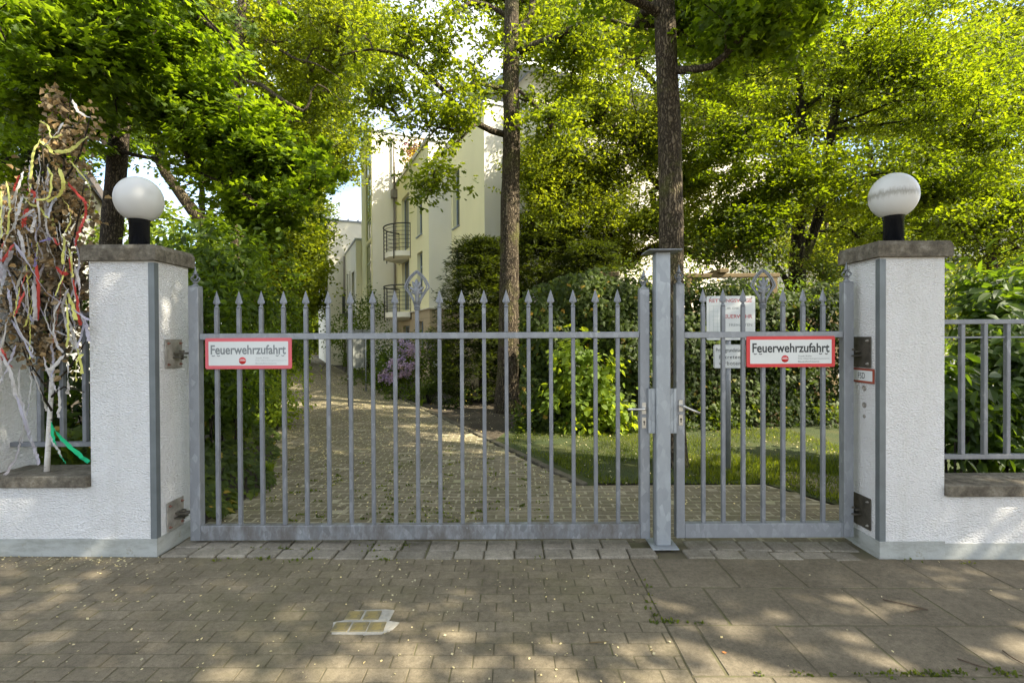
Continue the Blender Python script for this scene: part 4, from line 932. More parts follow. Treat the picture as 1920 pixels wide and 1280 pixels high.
b4.tube([LB(-2.55, 12.8, 3.87), LB(-2.55, 14.3, 3.87)], .025, 6).box((-2.6, 12.8, 2.75), (-2.1, 14.3, 2.88), LM); b4.build('balcony_rail', M['ironrail'], H)

# neighbouring buildings
H = thing('neighbour_house', 'cream neighbouring house half hidden behind the ribbon hung birch', 'house', (-14, 14, 0))
wl = MB(); p0, p1 = Vector((-22, 13.0, 0)), Vector((-10.9, 13.0, 0)); on = [(3, 4.2, 3.2, 4.8), (6.5, 7.7, 3.2, 4.8), (6.5, 7.7, .7, 2.3)]
panel(wl, p0, p1, -.3, 5.6, on); panel(wl, p1, Vector((-14, 18, 0)), -.3, 5.6); wl.build('wall', M['ivory'], H)
for w_ in on: window(H, p0, p1, w_, (M['wframe'], M['glass']), 1)
MB().add([(-22.3, 12.6, 5.5), (-10.6, 12.6, 5.5), (-13.2, 15.5, 7.2), (-22.3, 15.5, 7.2), (-14.0, 18.4, 5.5), (-22.3, 18.4, 5.5)], [[0, 1, 2, 3], [3, 2, 4, 5], [1, 4, 2]]).build('roof', M['roofdark'], H)
MB().tube([(-22.3, 12.55, 5.48), (-10.55, 12.55, 5.48)], .07, 8).build('gutter', M['zinc'], H)
H = thing('villa', 'white villa with dark red window frames beyond the garden on the right', 'house', (30, 33, 0))
wl = MB(); p0, p1 = Vector((14, 32, 0)), Vector((44, 28, 0)); on = [(u0, u0+1.4, z0, z0+2.0) for u0 in (2, 6, 10, 12.2, 14.4, 18, 22) for z0 in (1.0, 4.4)]
panel(wl, p0, p1, -.5, 7.5, on); panel(wl, Vector((14, 42, 0)), p0, -.5, 7.5); wl.build('wall', M['whitewall'], H)
M['redframe'] = simple('dark_red_window_frame', (.18, .04, .03), .5)
for w_ in on: window(H, p0, p1, w_, (M['redframe'], M['glass']), 1, (w_[2]+1.3,))
MB().add([(13.5, 31.5, 7.45), (44.5, 27.4, 7.45), (43, 36, 10), (16, 38, 10)], [[0, 1, 2, 3]]).build('roof', M['roofdark'], H)
# grey garden wall with railing behind the lawn, and wall behind the laurel
o = thing('boundary_wall', 'low grey garden wall with thin railing behind the lawn', 'wall', (9.5, 16, 0))
MB().box((6.6, 15.6, -.3), (9.2, 15.8, 1.05)).build('wall', M['whitewall'], o)
MB().box((9.2, 14.4, -.3), (20, 14.6, 1.02)).build('wall', M['greywall'], o)
MB().box((9.2, 14.34, 1.022), (20, 14.66, 1.10)).build('coping', M['beige'], o)
rl = MB()
for k in range(26): rl.box((6.7+k*.12, 15.4, .05), (6.715+k*.12, 15.42, 1.15))
rl.box((6.6, 15.39, 1.152), (9.8, 15.43, 1.18)); rl.build('railing', M['galv_dark'], o)

# ------------------------------------------------------------------ trees
def gz(x): return zg(x)
b = G(952, 772); YB = b.y
T = Tree('oak_tree', 'straight sunlit oak standing beside the driveway bend in the middle of the picture', 'tree', b)
pt = lambda px, py, Y: P(px, py, Y)
T.limb([b-Vector((0, 0, .15)), pt(951, 740, YB), pt(953, 690, YB), pt(954, 600, YB), pt(956, 430, YB), pt(959, 250, YB), pt(957, 100, YB), pt(960, 0, YB), pt(955, -130, YB), pt(965, -280, YB)], [.34, .27, .235, .215, .205, .185, .165, .14, .10, .05], 20, wob=.008)
rf = MB()
T.limb([pt(945, 252, YB), pt(893, 232, YB-.3), pt(860, 200, YB-.5), pt(808, 145, YB-.8), pt(760, 108, YB-1), pt(700, 92, YB-1.2), pt(640, 104, YB-1.4)], [.075, .06, .052, .045, .035, .026, .014], 8, wob=.03)
T.limb([pt(893, 234, YB-.3), pt(860, 246, YB-.8), pt(822, 240, YB-1.1), pt(800, 262, YB-1.3), pt(780, 292, YB-1.5)], [.035, .028, .022, .014, .006], 6, wob=.02)
T.limb([pt(885, 238, YB-.4), pt(850, 275, YB-.9), pt(805, 305, YB-1.3), pt(800, 360, YB-1.6)], [.03, .022, .014, .006], 6, wob=.02)
T.limb([pt(945, 170, YB), pt(905, 158, YB-.2), pt(862, 165, YB-.4), pt(800, 190, YB-.6), pt(730, 240, YB-.7)], [.06, .045, .036, .024, .01], 8, wob=.02)
T.limb([pt(950, 32, YB), pt(930, 18, YB), pt(888, 4, YB-.2), pt(852, 28, YB-.4), pt(836, 70, YB-.6), pt(808, 122, YB-.8)], [.06, .05, .04, .03, .02, .01], 8, wob=.02)
T.limb([pt(972, 95, YB), pt(1010, 82, YB-.1), pt(1052, 66, YB-.2), pt(1110, 34, YB-.2), pt(1170, 44, YB-.2), pt(1230, 62, YB-.2), pt(1280, 80, YB)], [.10, .08, .07, .05, .035, .025, .012], 9, wob=.02)
T.limb([pt(968, 60, YB+.1), pt(990, 40, YB+.3), pt(1000, 0, YB+.4), pt(1015, -90, YB+.6), pt(1060, -220, YB+.6)], [.09, .08, .065, .05, .02], 9, wob=.02)
T.limb([pt(970, 168, YB), pt(995, 188, YB-.3), pt(1018, 215, YB-.6), pt(1040, 228, YB-.8)], [.04, .03, .02, .008], 7, wob=.01)
T.grow([E(800, 90, YB-.8, 1.9, 1.2, 1.1, 2.2), E(720, 180, YB-1, 1.1, 1, 1.0, 1.0), E(830, 215, YB-1.1, 1.0, .7, .7, 1), E(815, 330, YB-1.5, .55, .4, .65, .55), E(1080, 90, YB+.1, 1.4, .9, 1.0, 2), E(1040, 225, YB-.5, .9, .8, .6, 1), E(925, 0, YB+1.0, 2.2, .8, .9, 1.6), E(1080, 150, YB+.6, 1.6, .8, .9, 1.2), E(1000, 60, YB+1, 1.8, .8, 1.0, 1.2), E(960, -220, YB, 3.4, 2.6, 2.6, 4.5), E(880, 160, YB+1.2, 1.6, .8, 1, .8)],
       620, .25, 50, .105, OAK, M['l_oak'], zmin_attach=3.2, up=.12, tilt=.7, twr=.0028, shell=.15, flat=.32, droop=.08)
T.done(M['bark'])
# tall trunk behind the post
b = G(1262, 872)
YT = b.y; T = Tree('lime_tree', 'tall dark trunk with spreading limbs directly behind the galvanised gate post', 'tree', b)
T.limb([b-Vector((0, 0, .15)), pt(1260, 800, YT), pt(1259, 640, YT), pt(1259, 480, YT), pt(1257, 330, YT), pt(1254, 200, YT), pt(1249, 90, YT), pt(1246, 0, YT), pt(1243, -160, YT), pt(1250, -380, YT)], [.21, .165, .15, .146, .142, .136, .128, .118, .095, .06], 18, wob=.006)
T.limb([pt(1244, 30, YT), pt(1215, 12, YT-.1), pt(1170, -8, YT-.2), pt(1080, -60, YT-.3)], [.07, .055, .045, .02], 8, wob=.01)
T.limb([pt(1258, 132, YT), pt(1290, 132, YT-.2), pt(1335, 124, YT-.4), pt(1375, 88, YT-.5), pt(1405, 55, YT-.6), pt(1450, 10, YT-.6)], [.055, .048, .043, .036, .03, .012], 8, wob=.015)
T.grow([E(1420, 40, YT-.4, .85, .7, .5, 1.6), E(1320, -60, YT+1.1, 2, .8, .8, 1.2), E(1340, 20, YT+.9, 1.4, .8, .7, 1.2), E(1100, -100, YT+1.1, 1.6, .8, .8, .8), E(1250, -400, YT, 2.6, 2.4, 2.0, 1), ((5.0, 5.9, 8.3), (4.2, 3.0, 1.5), 5)],  # last ellipsoid: unseen crown part added to shade driveway and lawn
       520, .30, 80, .095, MAPLE, M['l_maple'], zmin_attach=4.2, up=.1, tilt=.6, twr=.003, shell=.1, flat=.25)
T.done(M['bark'])
# multi-stem hornbeam
b = G(1497, 752); YH = b.y
T = Tree('hornbeam_tree', 'forked dark hornbeam standing behind the narrow gate', 'tree', b)
T.limb([b-Vector((0, 0, .15)), pt(1497, 700, YH), pt(1496, 600, YH), pt(1494, 490, YH), pt(1500, 400, YH), pt(1504, 300, YH), pt(1502, 200, YH), pt(1496, 140, YH)], [.32, .25, .225, .19, .14, .125, .11, .05], 16, wob=.012)
T.limb([pt(1500, 500, YH), pt(1524, 440, YH), pt(1545, 360, YH), pt(1556, 270, YH), pt(1570, 180, YH), pt(1580, 90, YH), pt(1596, 0, YH), pt(1615, -120, YH)], [.13, .12, .115, .105, .095, .08, .06, .03], 12, wob=.012)
T.limb([pt(1490, 590, YH), pt(1470, 520, YH-.1), pt(1420, 460, YH-.2), pt(1360, 420, YH-.3)], [.09, .07, .05, .02], 8, wob=.02)
T.limb([pt(1512, 200, YH), pt(1540, 180, YH), pt(1562, 150, YH), pt(1580, 110, YH), pt(1640, 50, YH-.4), pt(1690, 10, YH-.6)], [.06, .06, .055, .05, .03, .015], 8, wob=.01)
for (a0, a1, a2, a3) in (((1560, 195), (1620, 180), (1700, 165), (1840, 160)), ((1556, 235), (1620, 215), (1680, 190), (1790, 190)), ((1553, 355), (1600, 335), (1660, 325), (1740, 300)), ((1553, 245), (1640, 235), (1720, 226), (1800, 230)), ((1506, 280), (1470, 260), (1440, 240), (1380, 230)), ((1556, 130), (1480, 90), (1440, 60), (1400, 20)), ((1580, 60), (1600, 0), (1650, -60), (1720, -100))):
    T.limb([pt(*a0, YH), pt(*a1, YH-.5), pt(*a2, YH-1.0), pt(*a3, YH-1.4)], [.04, .03, .02, .008], 6, wob=.02)
T.grow([E(1700, 130, YH-.8, 2.8, 1.8, 1.9, 3.2), E(1500, 60, YH-.2, 2.4, 1.8, 1.6, 2.4), E(1380, 260, YH-.6, 1.6, 1.5, 1.4, 1.4), E(1500, 330, YH-1.0, 1.8, 1.0, 1.0, 1.3), E(1420, 430, YH-1.1, 1.1, .8, .6, .7), E(1740, 360, YH-1.2, 1.5, 1.3, 1.0, 1.2), E(1840, 230, YH-1.5, 1.5, 1.4, 1.4, 1.0), E(1600, -200, YH, 4, 3, 2.2, 2.5), E(1620, 440, YH+.4, 1.3, .8, .7, .6)],
       980, .42, 88, .10, OVAL, M['l_horn'], zmin_attach=1.9, up=.05, tilt=.5, twr=.0026, shell=.1, flat=.14, droop=.12)
T.done(M['bark3'])
# left maple
b = P(196, 800, 7.6); b.z = zg(b.x)
YM = 7.6; T = Tree('maple_tree', 'leaning brown maple trunk right behind the left gate pillar lamp', 'tree', b)
T.limb([b-Vector((0, 0, .1)), pt(200, 640, YM), pt(206, 500, YM), pt(212, 400, YM), pt(220, 300, YM), pt(228, 220, YM), pt(238, 150, YM), pt(252, 80, YM), pt(268, 0, YM), pt(290, -120, YM), pt(300, -300, YM)], [.20, .165, .15, .14, .13, .122, .115, .11, .10, .08, .05], 18, wob=.01)
T.limb([pt(225, 282, YM), pt(250, 290, YM-.2), pt(300, 300, YM-.4), pt(350, 315, YM-.6), pt(400, 335, YM-.7), pt(450, 360, YM-.8)], [.035, .03, .026, .022, .016, .006], 7, wob=.01)
T.limb([pt(262, 30, YM), pt(320, 20, YM-.6), pt(380, 40, YM-1.2), pt(440, 90, YM-1.6)], [.06, .05, .035, .01], 8, wob=.02)
T.limb([pt(250, 90, YM), pt(180, 40, YM-.8), pt(100, 20, YM-1.4), pt(20, 40, YM-1.8)], [.06, .05, .035, .01], 8, wob=.02)
T.grow([E(150, 70, YM-1.6, 1.7, 1.2, .8, 1.7), E(290, 50, YM-1.2, .8, 1.0, .55, .8), E(60, 170, YM-1.2, .9, .9, .7, .8), E(350, 215, YM-.8, .8, .9, .55, 1.0), E(480, 290, YM-.5, 1.1, .9, .75, 1.6), E(480, 390, YM-.2, .9, .6, .45, .8), E(200, -200, YM-.5, 3, 2.6, 1.5, 1.6)],
       480, .27, 95, .092, MAPLE, M['l_maple'], zmin_attach=3.2, up=.05, tilt=.38, twr=.0026, shell=.1, flat=.14, droop=.15)
T.done(M['bark2'])
# ivy clad trunk far left
b = P(85, 800, 9.5); b.z = zg(b.x); YI = 9.5; T = Tree('ivy_clad_tree', 'dark trunk wrapped in ivy behind the top of the ribbon hung birch', 'tree', b)
T.limb([b-Vector((0, 0, .1)), pt(84, 500, YI), pt(84, 300, YI), pt(78, 160, YI), pt(72, 40, YI), pt(70, -100, YI)], [.28, .24, .21, .19, .17, .1], 14, wob=.03)
T.limb([pt(82, 260, YI), pt(50, 235, YI-.3), pt(0, 205, YI-.8), pt(-60, 190, YI-1.2)], [.09, .08, .07, .03], 8, wob=.01)
T.grow([E(40, 60, YI+.6, 2.2, 1.5, 1.4, 2), E(20, 270, YI+.2, 1.2, 1, .8, 1), E(150, 200, YI+.8, 1.4, 1, 1.1, 1), E(60, -200, YI, 3, 2.5, 2, 1.4)], 360, .36, 80, .10, MAPLE, M['l_maple'], zmin_attach=2.8, up=.1, tilt=.5, flat=.2, droop=.1)
T.done(M['bark3']); n = 2600; zz_ = rng.uniform(.3, 7.5, n); an = rng.uniform(0, 2*np.pi, n); base = np.array(b); cx = base[0]-.02*zz_*1.0
ps = np.stack([cx+(.24+rng.random(n)*.09)*np.cos(an), base[1]+(.24+rng.random(n)*.09)*np.sin(an), zz_], 1); ax = np.array([P(84-(z_-1)*2.2, 640, YI).x for z_ in zz_])
ps[:, 0] = ax+(.22+rng.random(n)*.08)*np.cos(an)
leaves('ivy', ps, np.stack([np.cos(an), np.sin(an), rng.normal(size=n)*.5+.3], 1), rng.normal(size=(n, 3))+np.array([0, 0, -1.]), .07*rng.uniform(.6, 1.2, n), IVY, M['l_ivy'], T.o)
# robinia, leaning trunk
b = P(440, 700, 16.5); b.z = zg(b.x); YR = 16.5; T = Tree('robinia_tree', 'slender pale trunk with arching bare limbs and yellow green leaves left of the driveway', 'tree', b)
T.limb([b-Vector((0, 0, .1)), pt(446, 550, YR), pt(444, 380, YR), pt(438, 250, YR), pt(442, 120, YR), pt(452, 50, YR), pt(456, 0, YR), pt(452, -140, YR), pt(470, -300, YR)], [.24, .22, .20, .18, .18, .17, .16, .11, .05], 14, wob=.02)
T.limb([pt(452, 58, YR), pt(480, 38, YR), pt(510, 28, YR-.3), pt(522, 0, YR-.4), pt(530, -60, YR-.4)], [.10, .085, .075, .06, .03], 8, wob=.02)
T.limb([pt(514, 20, YR-.3), pt(560, 25, YR-.6), pt(620, 45, YR-.9), pt(680, 70, YR-1)], [.05, .045, .035, .012], 6, wob=.02)
T.limb([pt(455, 68, YR), pt(480, 66, YR), pt(520, 90, YR-.3), pt(560, 112, YR-.5), pt(590, 120, YR-.7), pt(640, 150, YR-.8)], [.06, .055, .05, .04, .03, .01], 7, wob=.03)
T.limb([pt(455, 152, YR), pt(490, 160, YR-.4), pt(530, 188, YR-.6), pt(570, 208, YR-.8), pt(580, 190, YR-.8), pt(596, 158, YR-.9), pt(640, 190, YR-1)], [.065, .06, .05, .045, .035, .025, .01], 7, wob=.02)
T.grow([E(560, 100, YR+.8, 3.2, 2, 2.4, 3), E(600, 260, YR+1.5, 2.2, 1.8, 2, 1.8), E(450, 20, YR+2.5, 3, 1.2, 2, 1.5), E(500, -220, YR, 4.5, 3.5, 3, 1.6), E(640, 40, YR-.5, 1.5, 1.6, 1.6, 1.0)], 760, .44, 80, .125, RHOMB, M['l_sunny'], zmin_attach=3.5, up=.1, tilt=.6, flat=.25, twr=.003)
T.done(M['bark_pale'])
b = P(392, 640, 13.0); b.z = zg(b.x); T = Tree('leaning_tree', 'bare leaning trunk against the sky behind the left lamp', 'tree', b)
T.limb([b-Vector((0, 0, .1)), pt(392, 450, 13), pt(372, 410, 13), pt(345, 372, 13), pt(318, 335, 13), pt(300, 305, 12.8), pt(290, 270, 12.6), pt(285, 160, 12.4)], [.17, .16, .15, .135, .12, .10, .08, .04], 12, wob=.01)
T.grow([E(300, 150, 12.4, 1.2, 1.2, .9, 1.5), E(480, 330, 13.8, 1.3, 1.2, 1.2, 1.6)], 150, .36, 50, .11, MAPLE, M['l_maple'], zmin_attach=2.8, up=.1, tilt=.5, flat=.2)
T.done(M['bark_pale'])
# background trees
def bgtree(px, Y, hz, rr, ells, label, n, ls, mat, tm=RHOMB, name='leafy_tree', rc=.55, nl=60, tr=.2, thr=-9, group='background trees', sh=.25):
    b = P(px, 640, Y); b.z = zg(b.x); T = Tree(name, label, 'tree', b, group)
    T.limb([b-Vector((0, 0, .1)), b+Vector((.05, 0, hz*.3)), b+Vector((-.1, .1, hz*.6)), b+Vector((.1, 0, hz))], [tr*1.3, tr, tr*.75, tr*.3], 10, wob=.03)
    T.grow(ells, int(n*1.3), rc, int(nl*1.25), ls, tm, mat, zmin_attach=b.z+hz*.22, up=.12, tilt=.65, flat=.35, twr=.0035, shell=sh, thr=thr); return T.done(M['bark2'])
bgtree(500, 22, 8, 3, [E(500, 330, 22, 2.6, 2.4, 3.2, 2), E(560, 250, 22, 2.5, 2, 2.5, 1.5), E(480, 480, 21, 2.0, 1.8, 2.0, 1.2), E(560, 470, 22, 1.6, 1.6, 2.2, 1.2)], 'sunlit yellow green tree left of the driveway, nearest of its row', 560, .17, M['l_sunny'])
bgtree(572, 30, 9, 3, [E(560, 400, 30, 2.2, 2.5, 4.2, 2), E(585, 480, 31, 1.2, 1.8, 3.2, 1.2), E(560, 560, 29, 1.7, 1.5, 1.8, 1)], 'pale yellow green tree overhanging the far end of the driveway', 420, .20, M['l_sunny'])
bgtree(590, 52, 10, 3, [E(590, 560, 52, 4.5, 3, 5, 2), E(560, 480, 55, 5, 3, 6, 2)], 'distant pale tree closing the end of the driveway', 300, .34, M['l_sunny'], rc=.9)
bgtree(640, 48, 5, 3, [E(600, 625, 46, 3.5, 2, 2, 2)], 'low round tree at the very end of the driveway', 120, .30, M['l_far'], rc=.8)
bgtree(380, 20, 9, 3, [E(360, 200, 20, 3, 2.5, 3, 2), E(300, 60, 20, 3, 2.5, 2.5, 1.5)], 'mid green tree between the leaning trunk and the pale trunk', 420, .17, M['l_far'])
bgtree(120, 22, 10, 3, [E(120, 150, 22, 4, 3, 3.5, 2), E(20, 60, 22, 4, 3, 4, 2), E(200, 40, 23, 3.5, 3, 3, 1.5)], 'broad green tree above the roof of the neighbouring house', 260, .2, M['l_far'])
bgtree(690, 40, 12, 3, [E(660, 60, 40, 5, 4, 4, 2), E(600, 150, 40, 5, 4, 5, 2)], 'tall tree high above the far block of the yellow house', 340, .28, M['l_sunny'], rc=.8)
bgtree(1130, 13.4, 6.5, 3, [E(1120, 330, 13.3, 1.5, 1.0, 1.6, 2), E(1200, 250, 13.4, 1.6, 1.0, 1.6, 2), E(1040, 420, 13.0, 1.1, .9, .9, 1), E(1210, 420, 12.6, 1.4, .8, .8, 1), E(1040, 300, 13.6, 1.0, .8, 1.0, 1)], 'thin stemmed airy young tree in front of the white sunlit house wall', 480, .095, M['l_sunny'], OVAL, 'young_tree', .38, 60, .07, group=None, sh=.1)  # both young trees wear the sunlit leaf colour to look backlit
bgtree(1180, 14.2, 5.5, 3, [E(1150, 480, 13.9, 1.0, .6, .5, 1), E(1300, 330, 14.0, 1.6, .9, 1.8, 2), E(1330, 180, 14.5, 1.8, 1, 1.4, 1.5), E(1350, 440, 13.0, 1.2, .6, .75, 1.4), E(1430, 380, 12.4, 1.0, .5, .7, .9), E(1010, 330, 13.2, 1.0, .5, 1.1, 1.1), E(1110, 200, 13.6, 1.3, .7, .9, 1.2), E(1180, 60, 14, 1.6, .8, 1.2, 1.4)], 'slender young tree between the tall trunk and the hornbeam', 860, .09, M['l_sunny'], OVAL, 'young_tree', .38, 60, .06, group=None, sh=.1)
bgtree(1871, 16, 6.0, 3, [E(1850, 400, 16, 2.6, 2, 1.8, 2), E(1780, 300, 16.5, 2.6, 2, 2, 1.5), E(1900, 180, 17, 3.5, 2.5, 2.6, 2)], 'dark forked tree standing over the railing at the right edge', 520, .13, M['l_horn'], OVAL, rc=.5)
bgtree(1560, 21, 8, 3, [E(1560, 380, 21, 3.2, 2.4, 2.6, 2), E(1480, 200, 21, 3.5, 2.4, 3, 2), E(1640, 120, 21, 4, 3, 3.5, 2), E(1380, 80, 21, 3, 2.4, 3, 1.4)], 'sunny yellow green tree behind the hornbeam', 620, .17, M['l_sunny'])
bgtree(1700, 26, 9, 3, [E(1700, 420, 26, 4, 3, 2.6, 2), E(1750, 220, 27, 5, 3, 4, 2), E(1900, 60, 27, 5, 3, 4, 2)], 'tall pale green tree far behind the right gate pillar', 460, .22, M['l_far'], rc=.7)
bgtree(1880, 30, 5, 3, [E(1800, 560, 26, 2.5, 2, 1.6, 1), E(1900, 520, 27, 3, 2, 2, 1.2)], 'low sunlit tree in front of the white villa', 200, .18, M['l_sunny'], thr=-.2)
bgtree(1330, 24, 10, 3, [E(1300, -20, 24, 4.5, 3, 3, 2), E(1150, 40, 25, 4, 3, 2.6, 1.6), E(1020, 40, 26, 3.5, 3, 2.4, 1.2), E(1400, 120, 24, 3, 2, 3, 1.2)], 'tall tree rising above the white house roof', 560, .2, M['l_sunny'])
bgtree(1545, 14.8, 5, 3, [E(1530, 470, 15.2, 1.4, .8, .8, 1), E(1590, 560, 15, .9, .7, .6, .8)], 'pale barked small tree behind the hornbeam trunk', 130, .10, M['l_sunny'], OVAL, 'small_tree', .36, 40, .13, group=None)
# unseen trees added for shade, crowns shaped to keep sun off pavement and pillars
for (x, y, h, lb, k) in ((9.3, -.8, 7.3, 'unseen shade tree added right of the picture', 1), (5.5, -5.0, 8.5, 'unseen shade tree added behind the camera', 2)):
    T = Tree('shade_tree', lb, 'tree', (x, y, zg(x)), 'unseen shade trees'); T.limb([(x, y, -.2), (x, y, 2), (x+.1, y, 5), (x, y+.1, 9)], [.26, .22, .17, .06], 10, wob=.03)
    T.grow([((x-3.4, y+2.6, h), (6.6, 2.5, 2.2), 10), ((x-1.2, y+2.6, h-.6), (1.6, 1.2, .8), 1 if k == 1 else .1)], 640, .6, 80, .17, RHOMB, M['l_far'], zmin_attach=2.6, flat=.3, shell=.2); T.done(M['bark2'])

# ------------------------------------------------------------------ hedges, shrubs, ivy
# ivy covered wall (timber fence and pergola underneath)
a = G(985, 792); c = G(1585, 796); YW = 8.95
xw0, xw1 = P(1000, 640, 9.0).x, P(1590, 640, 9.6).x
o = thing('ivy_wall', 'garden screen completely overgrown with dark ivy behind the lawn', 'hedge', ((xw0+xw1)/2, 9.3, zg(3)))
ang = math.atan2(.6, xw1-xw0); Mw = Matrix.Translation((xw0, 9.15, 0)) @ Matrix.Rotation(ang, 4, 'Z'); LW_ = (xw1-xw0)/math.cos(ang)
zt = P(1150, 520, 9.1).z
MB().box((.1, .0, -.2), (LW_-.1, .12, zt*.74), Mw).build('fence_panel', M['timber'], o)
n = 15000; u_ = rng.random(n)*LW_; v_ = rng.random(n)**.8; top = (zt+.10*np.sin(u_*2.3)+.13*np.sin(u_*5.1+1)*np.sin(u_*1.9))*np.interp(u_, [0, .5, 1.0, 1.8, 2.6, LW_], [.72, .9, 1.04, 1.03, .97, .93])
lump = .16*np.sin(u_*3.1+v_*4)+.12*np.sin(u_*1.3+2+v_*7)
z_ = v_*top; y_ = -(.10+.22*rng.random(n)+lump*.8+.25*(1-v_)**3)
onz = v_ > .93; y_[onz] = rng.uniform(-.3, .35, onz.sum())
pw = np.stack([u_, y_, z_], 1); Mn = np.array(Mw)[:3, :3]; pw = pw @ Mn.T+np.array(Mw)[:3, 3]
nr = np.stack([rng.normal(size=n)*.5, -1+rng.normal(size=n)*.35, .35+rng.normal(size=n)*.45+onz*1.2], 1)
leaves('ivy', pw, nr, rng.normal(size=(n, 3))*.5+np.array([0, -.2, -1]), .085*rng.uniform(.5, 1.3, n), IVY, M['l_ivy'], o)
n = 5200; u_ = rng.uniform(-.3, 2.0, n); v_ = rng.random(n); z_ = v_*1.0*(P(1100, 515, 9).z)*(1-.10*np.abs(u_-.9)**2)
pw = np.stack([u_, -.35-.25*rng.random(n)-.12*np.sin(u_*5+z_*4), z_], 1) @ Mn.T+np.array(Mw)[:3, 3]
leaves('sunlit_ivy', pw, np.stack([rng.normal(size=n)*.5, -1+rng.normal(size=n)*.4, .6+rng.normal(size=n)*.4], 1), rng.normal(size=(n, 3))*.5+np.array([0, 0, -1]), .085*rng.uniform(.6, 1.3, n), IVY, M['l_ivylit'], o)  # brighter leaf colour paints the sunny patch on the ivy
n = 2600; u_ = rng.uniform(2.2, LW_, n); v_ = rng.random(n); kk = (np.sin(u_*3.7+v_*5)+np.sin(v_*11-u_*2)) > .35; u_, v_ = u_[kk], v_[kk]; n = len(u_)
pw = np.stack([u_, -.38-.25*rng.random(n)-.3*(1-v_)**3, v_*zt*.9], 1) @ Mn.T+np.array(Mw)[:3, 3]
leaves('sunlit_ivy', pw, np.stack([rng.normal(size=n)*.5, -1+rng.normal(size=n)*.4, .7+rng.normal(size=n)*.4], 1), rng.normal(size=(n, 3))*.5+np.array([0, 0, -1]), .085*rng.uniform(.6, 1.3, n), IVY, M['l_ivylit'], o)  # patches of lit leaf colour painted as highlights on the dark ivy
# pergola beams
o = thing('pergola', 'sunlit timber pergola beams on top of the ivy screen', 'pergola', (4.2, 9.6, 0))
z1 = P(1360, 517, 9.75).z; x0, x1 = P(1282, 600, 9.7).x, P(1462, 600, 9.7).x
MB().box((x0, 9.68, z1-.04), (x1, 9.80, z1+.04), None, .01).build('beam', M['timber'], o)
MB().box((P(1120, 600, 9.3).x, 9.25, P(1130, 516, 9.3).z-.06), (P(1160, 600, 9.3).x, 9.95, P(1130, 516, 9.3).z+.06), None, .01).build('beam', M['timber'], o)
c = P(1352, 508, 9.7); MB().box((c.x-.09, 9.55, c.z-.05), (c.x+.09, 11.2, c.z+.03), None, .01).build('beam', M['timber'], o)
MB().box((x0-.3, 10.8, z1-.45), (x1+.2, 10.92, z1-.35)).build('beam', M['timber'], o)
for x in (x0+.1, x1-.1): MB().box((x-.05, 9.69, -.1), (x+.05, 9.79, z1-.042)).build('post', M['timber'], o)
# bright hydrangea
shrub('garden_shrub', 'loose arching shrub leaning over the ivy screen beside the gate post', 'shrub', [E(1240, 530, 9.9, .9, .5, .45, 1), E(1170, 560, 9.7, .7, .5, .4, 1)], 2200, .08, OVAL, M['l_ivylit'], 'shrubs round the ivy screen', .16, 70, stems=10)
shrub('garden_shrub', 'dim leafy shrub standing behind the white rescue board', 'shrub', [E(1420, 560, 10.4, .9, .5, .6, 1), E(1540, 580, 10.6, .9, .5, .5, 1), E(1470, 640, 9.2, .7, .3, .4, .7)], 3000, .08, OVAL, M['l_shrub'], 'shrubs round the ivy screen', .16, 80, stems=10)
shrub('tall_shrub', 'tall dim shrub filling the gap above the pergola between lime trunk and hornbeam', 'shrub', [E(1330, 480, 11.8, 1.0, .5, .5, 1), E(1430, 470, 11.8, .9, .5, .5, 1), E(1380, 560, 11.6, 1.1, .5, .6, .8), E(1545, 500, 11.9, .7, .4, .5, .7)], 5200, .085, OVAL, M['l_ivylit'], None, .17, 120, .2, stems=12)
shrub('hydrangea', 'bright green large leaved hydrangea in front of the ivy screen', 'shrub', [E(1095, 690, 8.55, .62, .4, .62, 2), E(1060, 760, 8.4, .5, .35, .38, 1), E(1130, 770, 8.45, .45, .3, .35, 1)], 1500, .125, BROAD, M['l_hydra'], None, .10, 60, .5, .45, upb=.7)
shrub('laurel_sapling', 'young broad leaved sapling growing at the foot of the ivy screen beside the oak', 'shrub', [E(1020, 700, 9.2, .35, .3, .7, 1), E(1010, 790, 8.7, .45, .3, .25, 1)], 1300, .075, BROAD, M['l_ivylit'], None, .09, 50)
# dark yew
def yew(cx, cy, Y, w_, h, label, n, nm='yew_bush', lsz=.13):
    b = P(cx, 640, Y); b.z = zg(b.x); T = Tree(nm, label, 'shrub', b)
    T.limb([b-Vector((0, 0, .1)), b+Vector((0, 0, h*.5)), b+Vector((.05, 0, h))], [.14, .09, .02], 8, wob=.02)
    ph = rng.uniform(0, 2*np.pi, n); hh = rng.random(n)**.8; r = w_*(1-hh**2.2*.75)*rng.uniform(.45, 1.05, n)
    E_ = np.stack([b.x+r*np.cos(ph), b.y+r*np.sin(ph)*.8, b.z+.15+hh*(h-.2)], 1)
    k = 70; idx = np.repeat(np.arange(n), k); m = len(idx); out = np.stack([np.cos(ph), np.sin(ph), -.15+.3*rng.normal(size=n)], 1)[idx]
    t = rng.uniform(-.3, .34, m); side = unit(np.cross(out, [0, 0, 1.])); s_ = rng.normal(size=m)*.10*(1-np.abs(t))
    p_ = E_[idx]+out*t[:, None]+side*s_[:, None]+np.array([0, 0, 1.])*(rng.normal(size=m)*.025-.25*t*t)[:, None]
    leaves('needles', p_, np.array([0, 0, 1.])+rng.normal(size=(m, 3))*.4, out*.8+side*(np.sign(s_)*.7)[:, None]+rng.normal(size=(m, 3))*.2, lsz*rng.uniform(.6, 1.2, m), NEEDLE, M['l_dark'], T.o)
    T.mb.build('trunk', M['bark2'], T.o); return T.o
yew(905, 600, 12.6, 1.25, 4.1, 'dark conical yew left behind the oak trunk', 820)
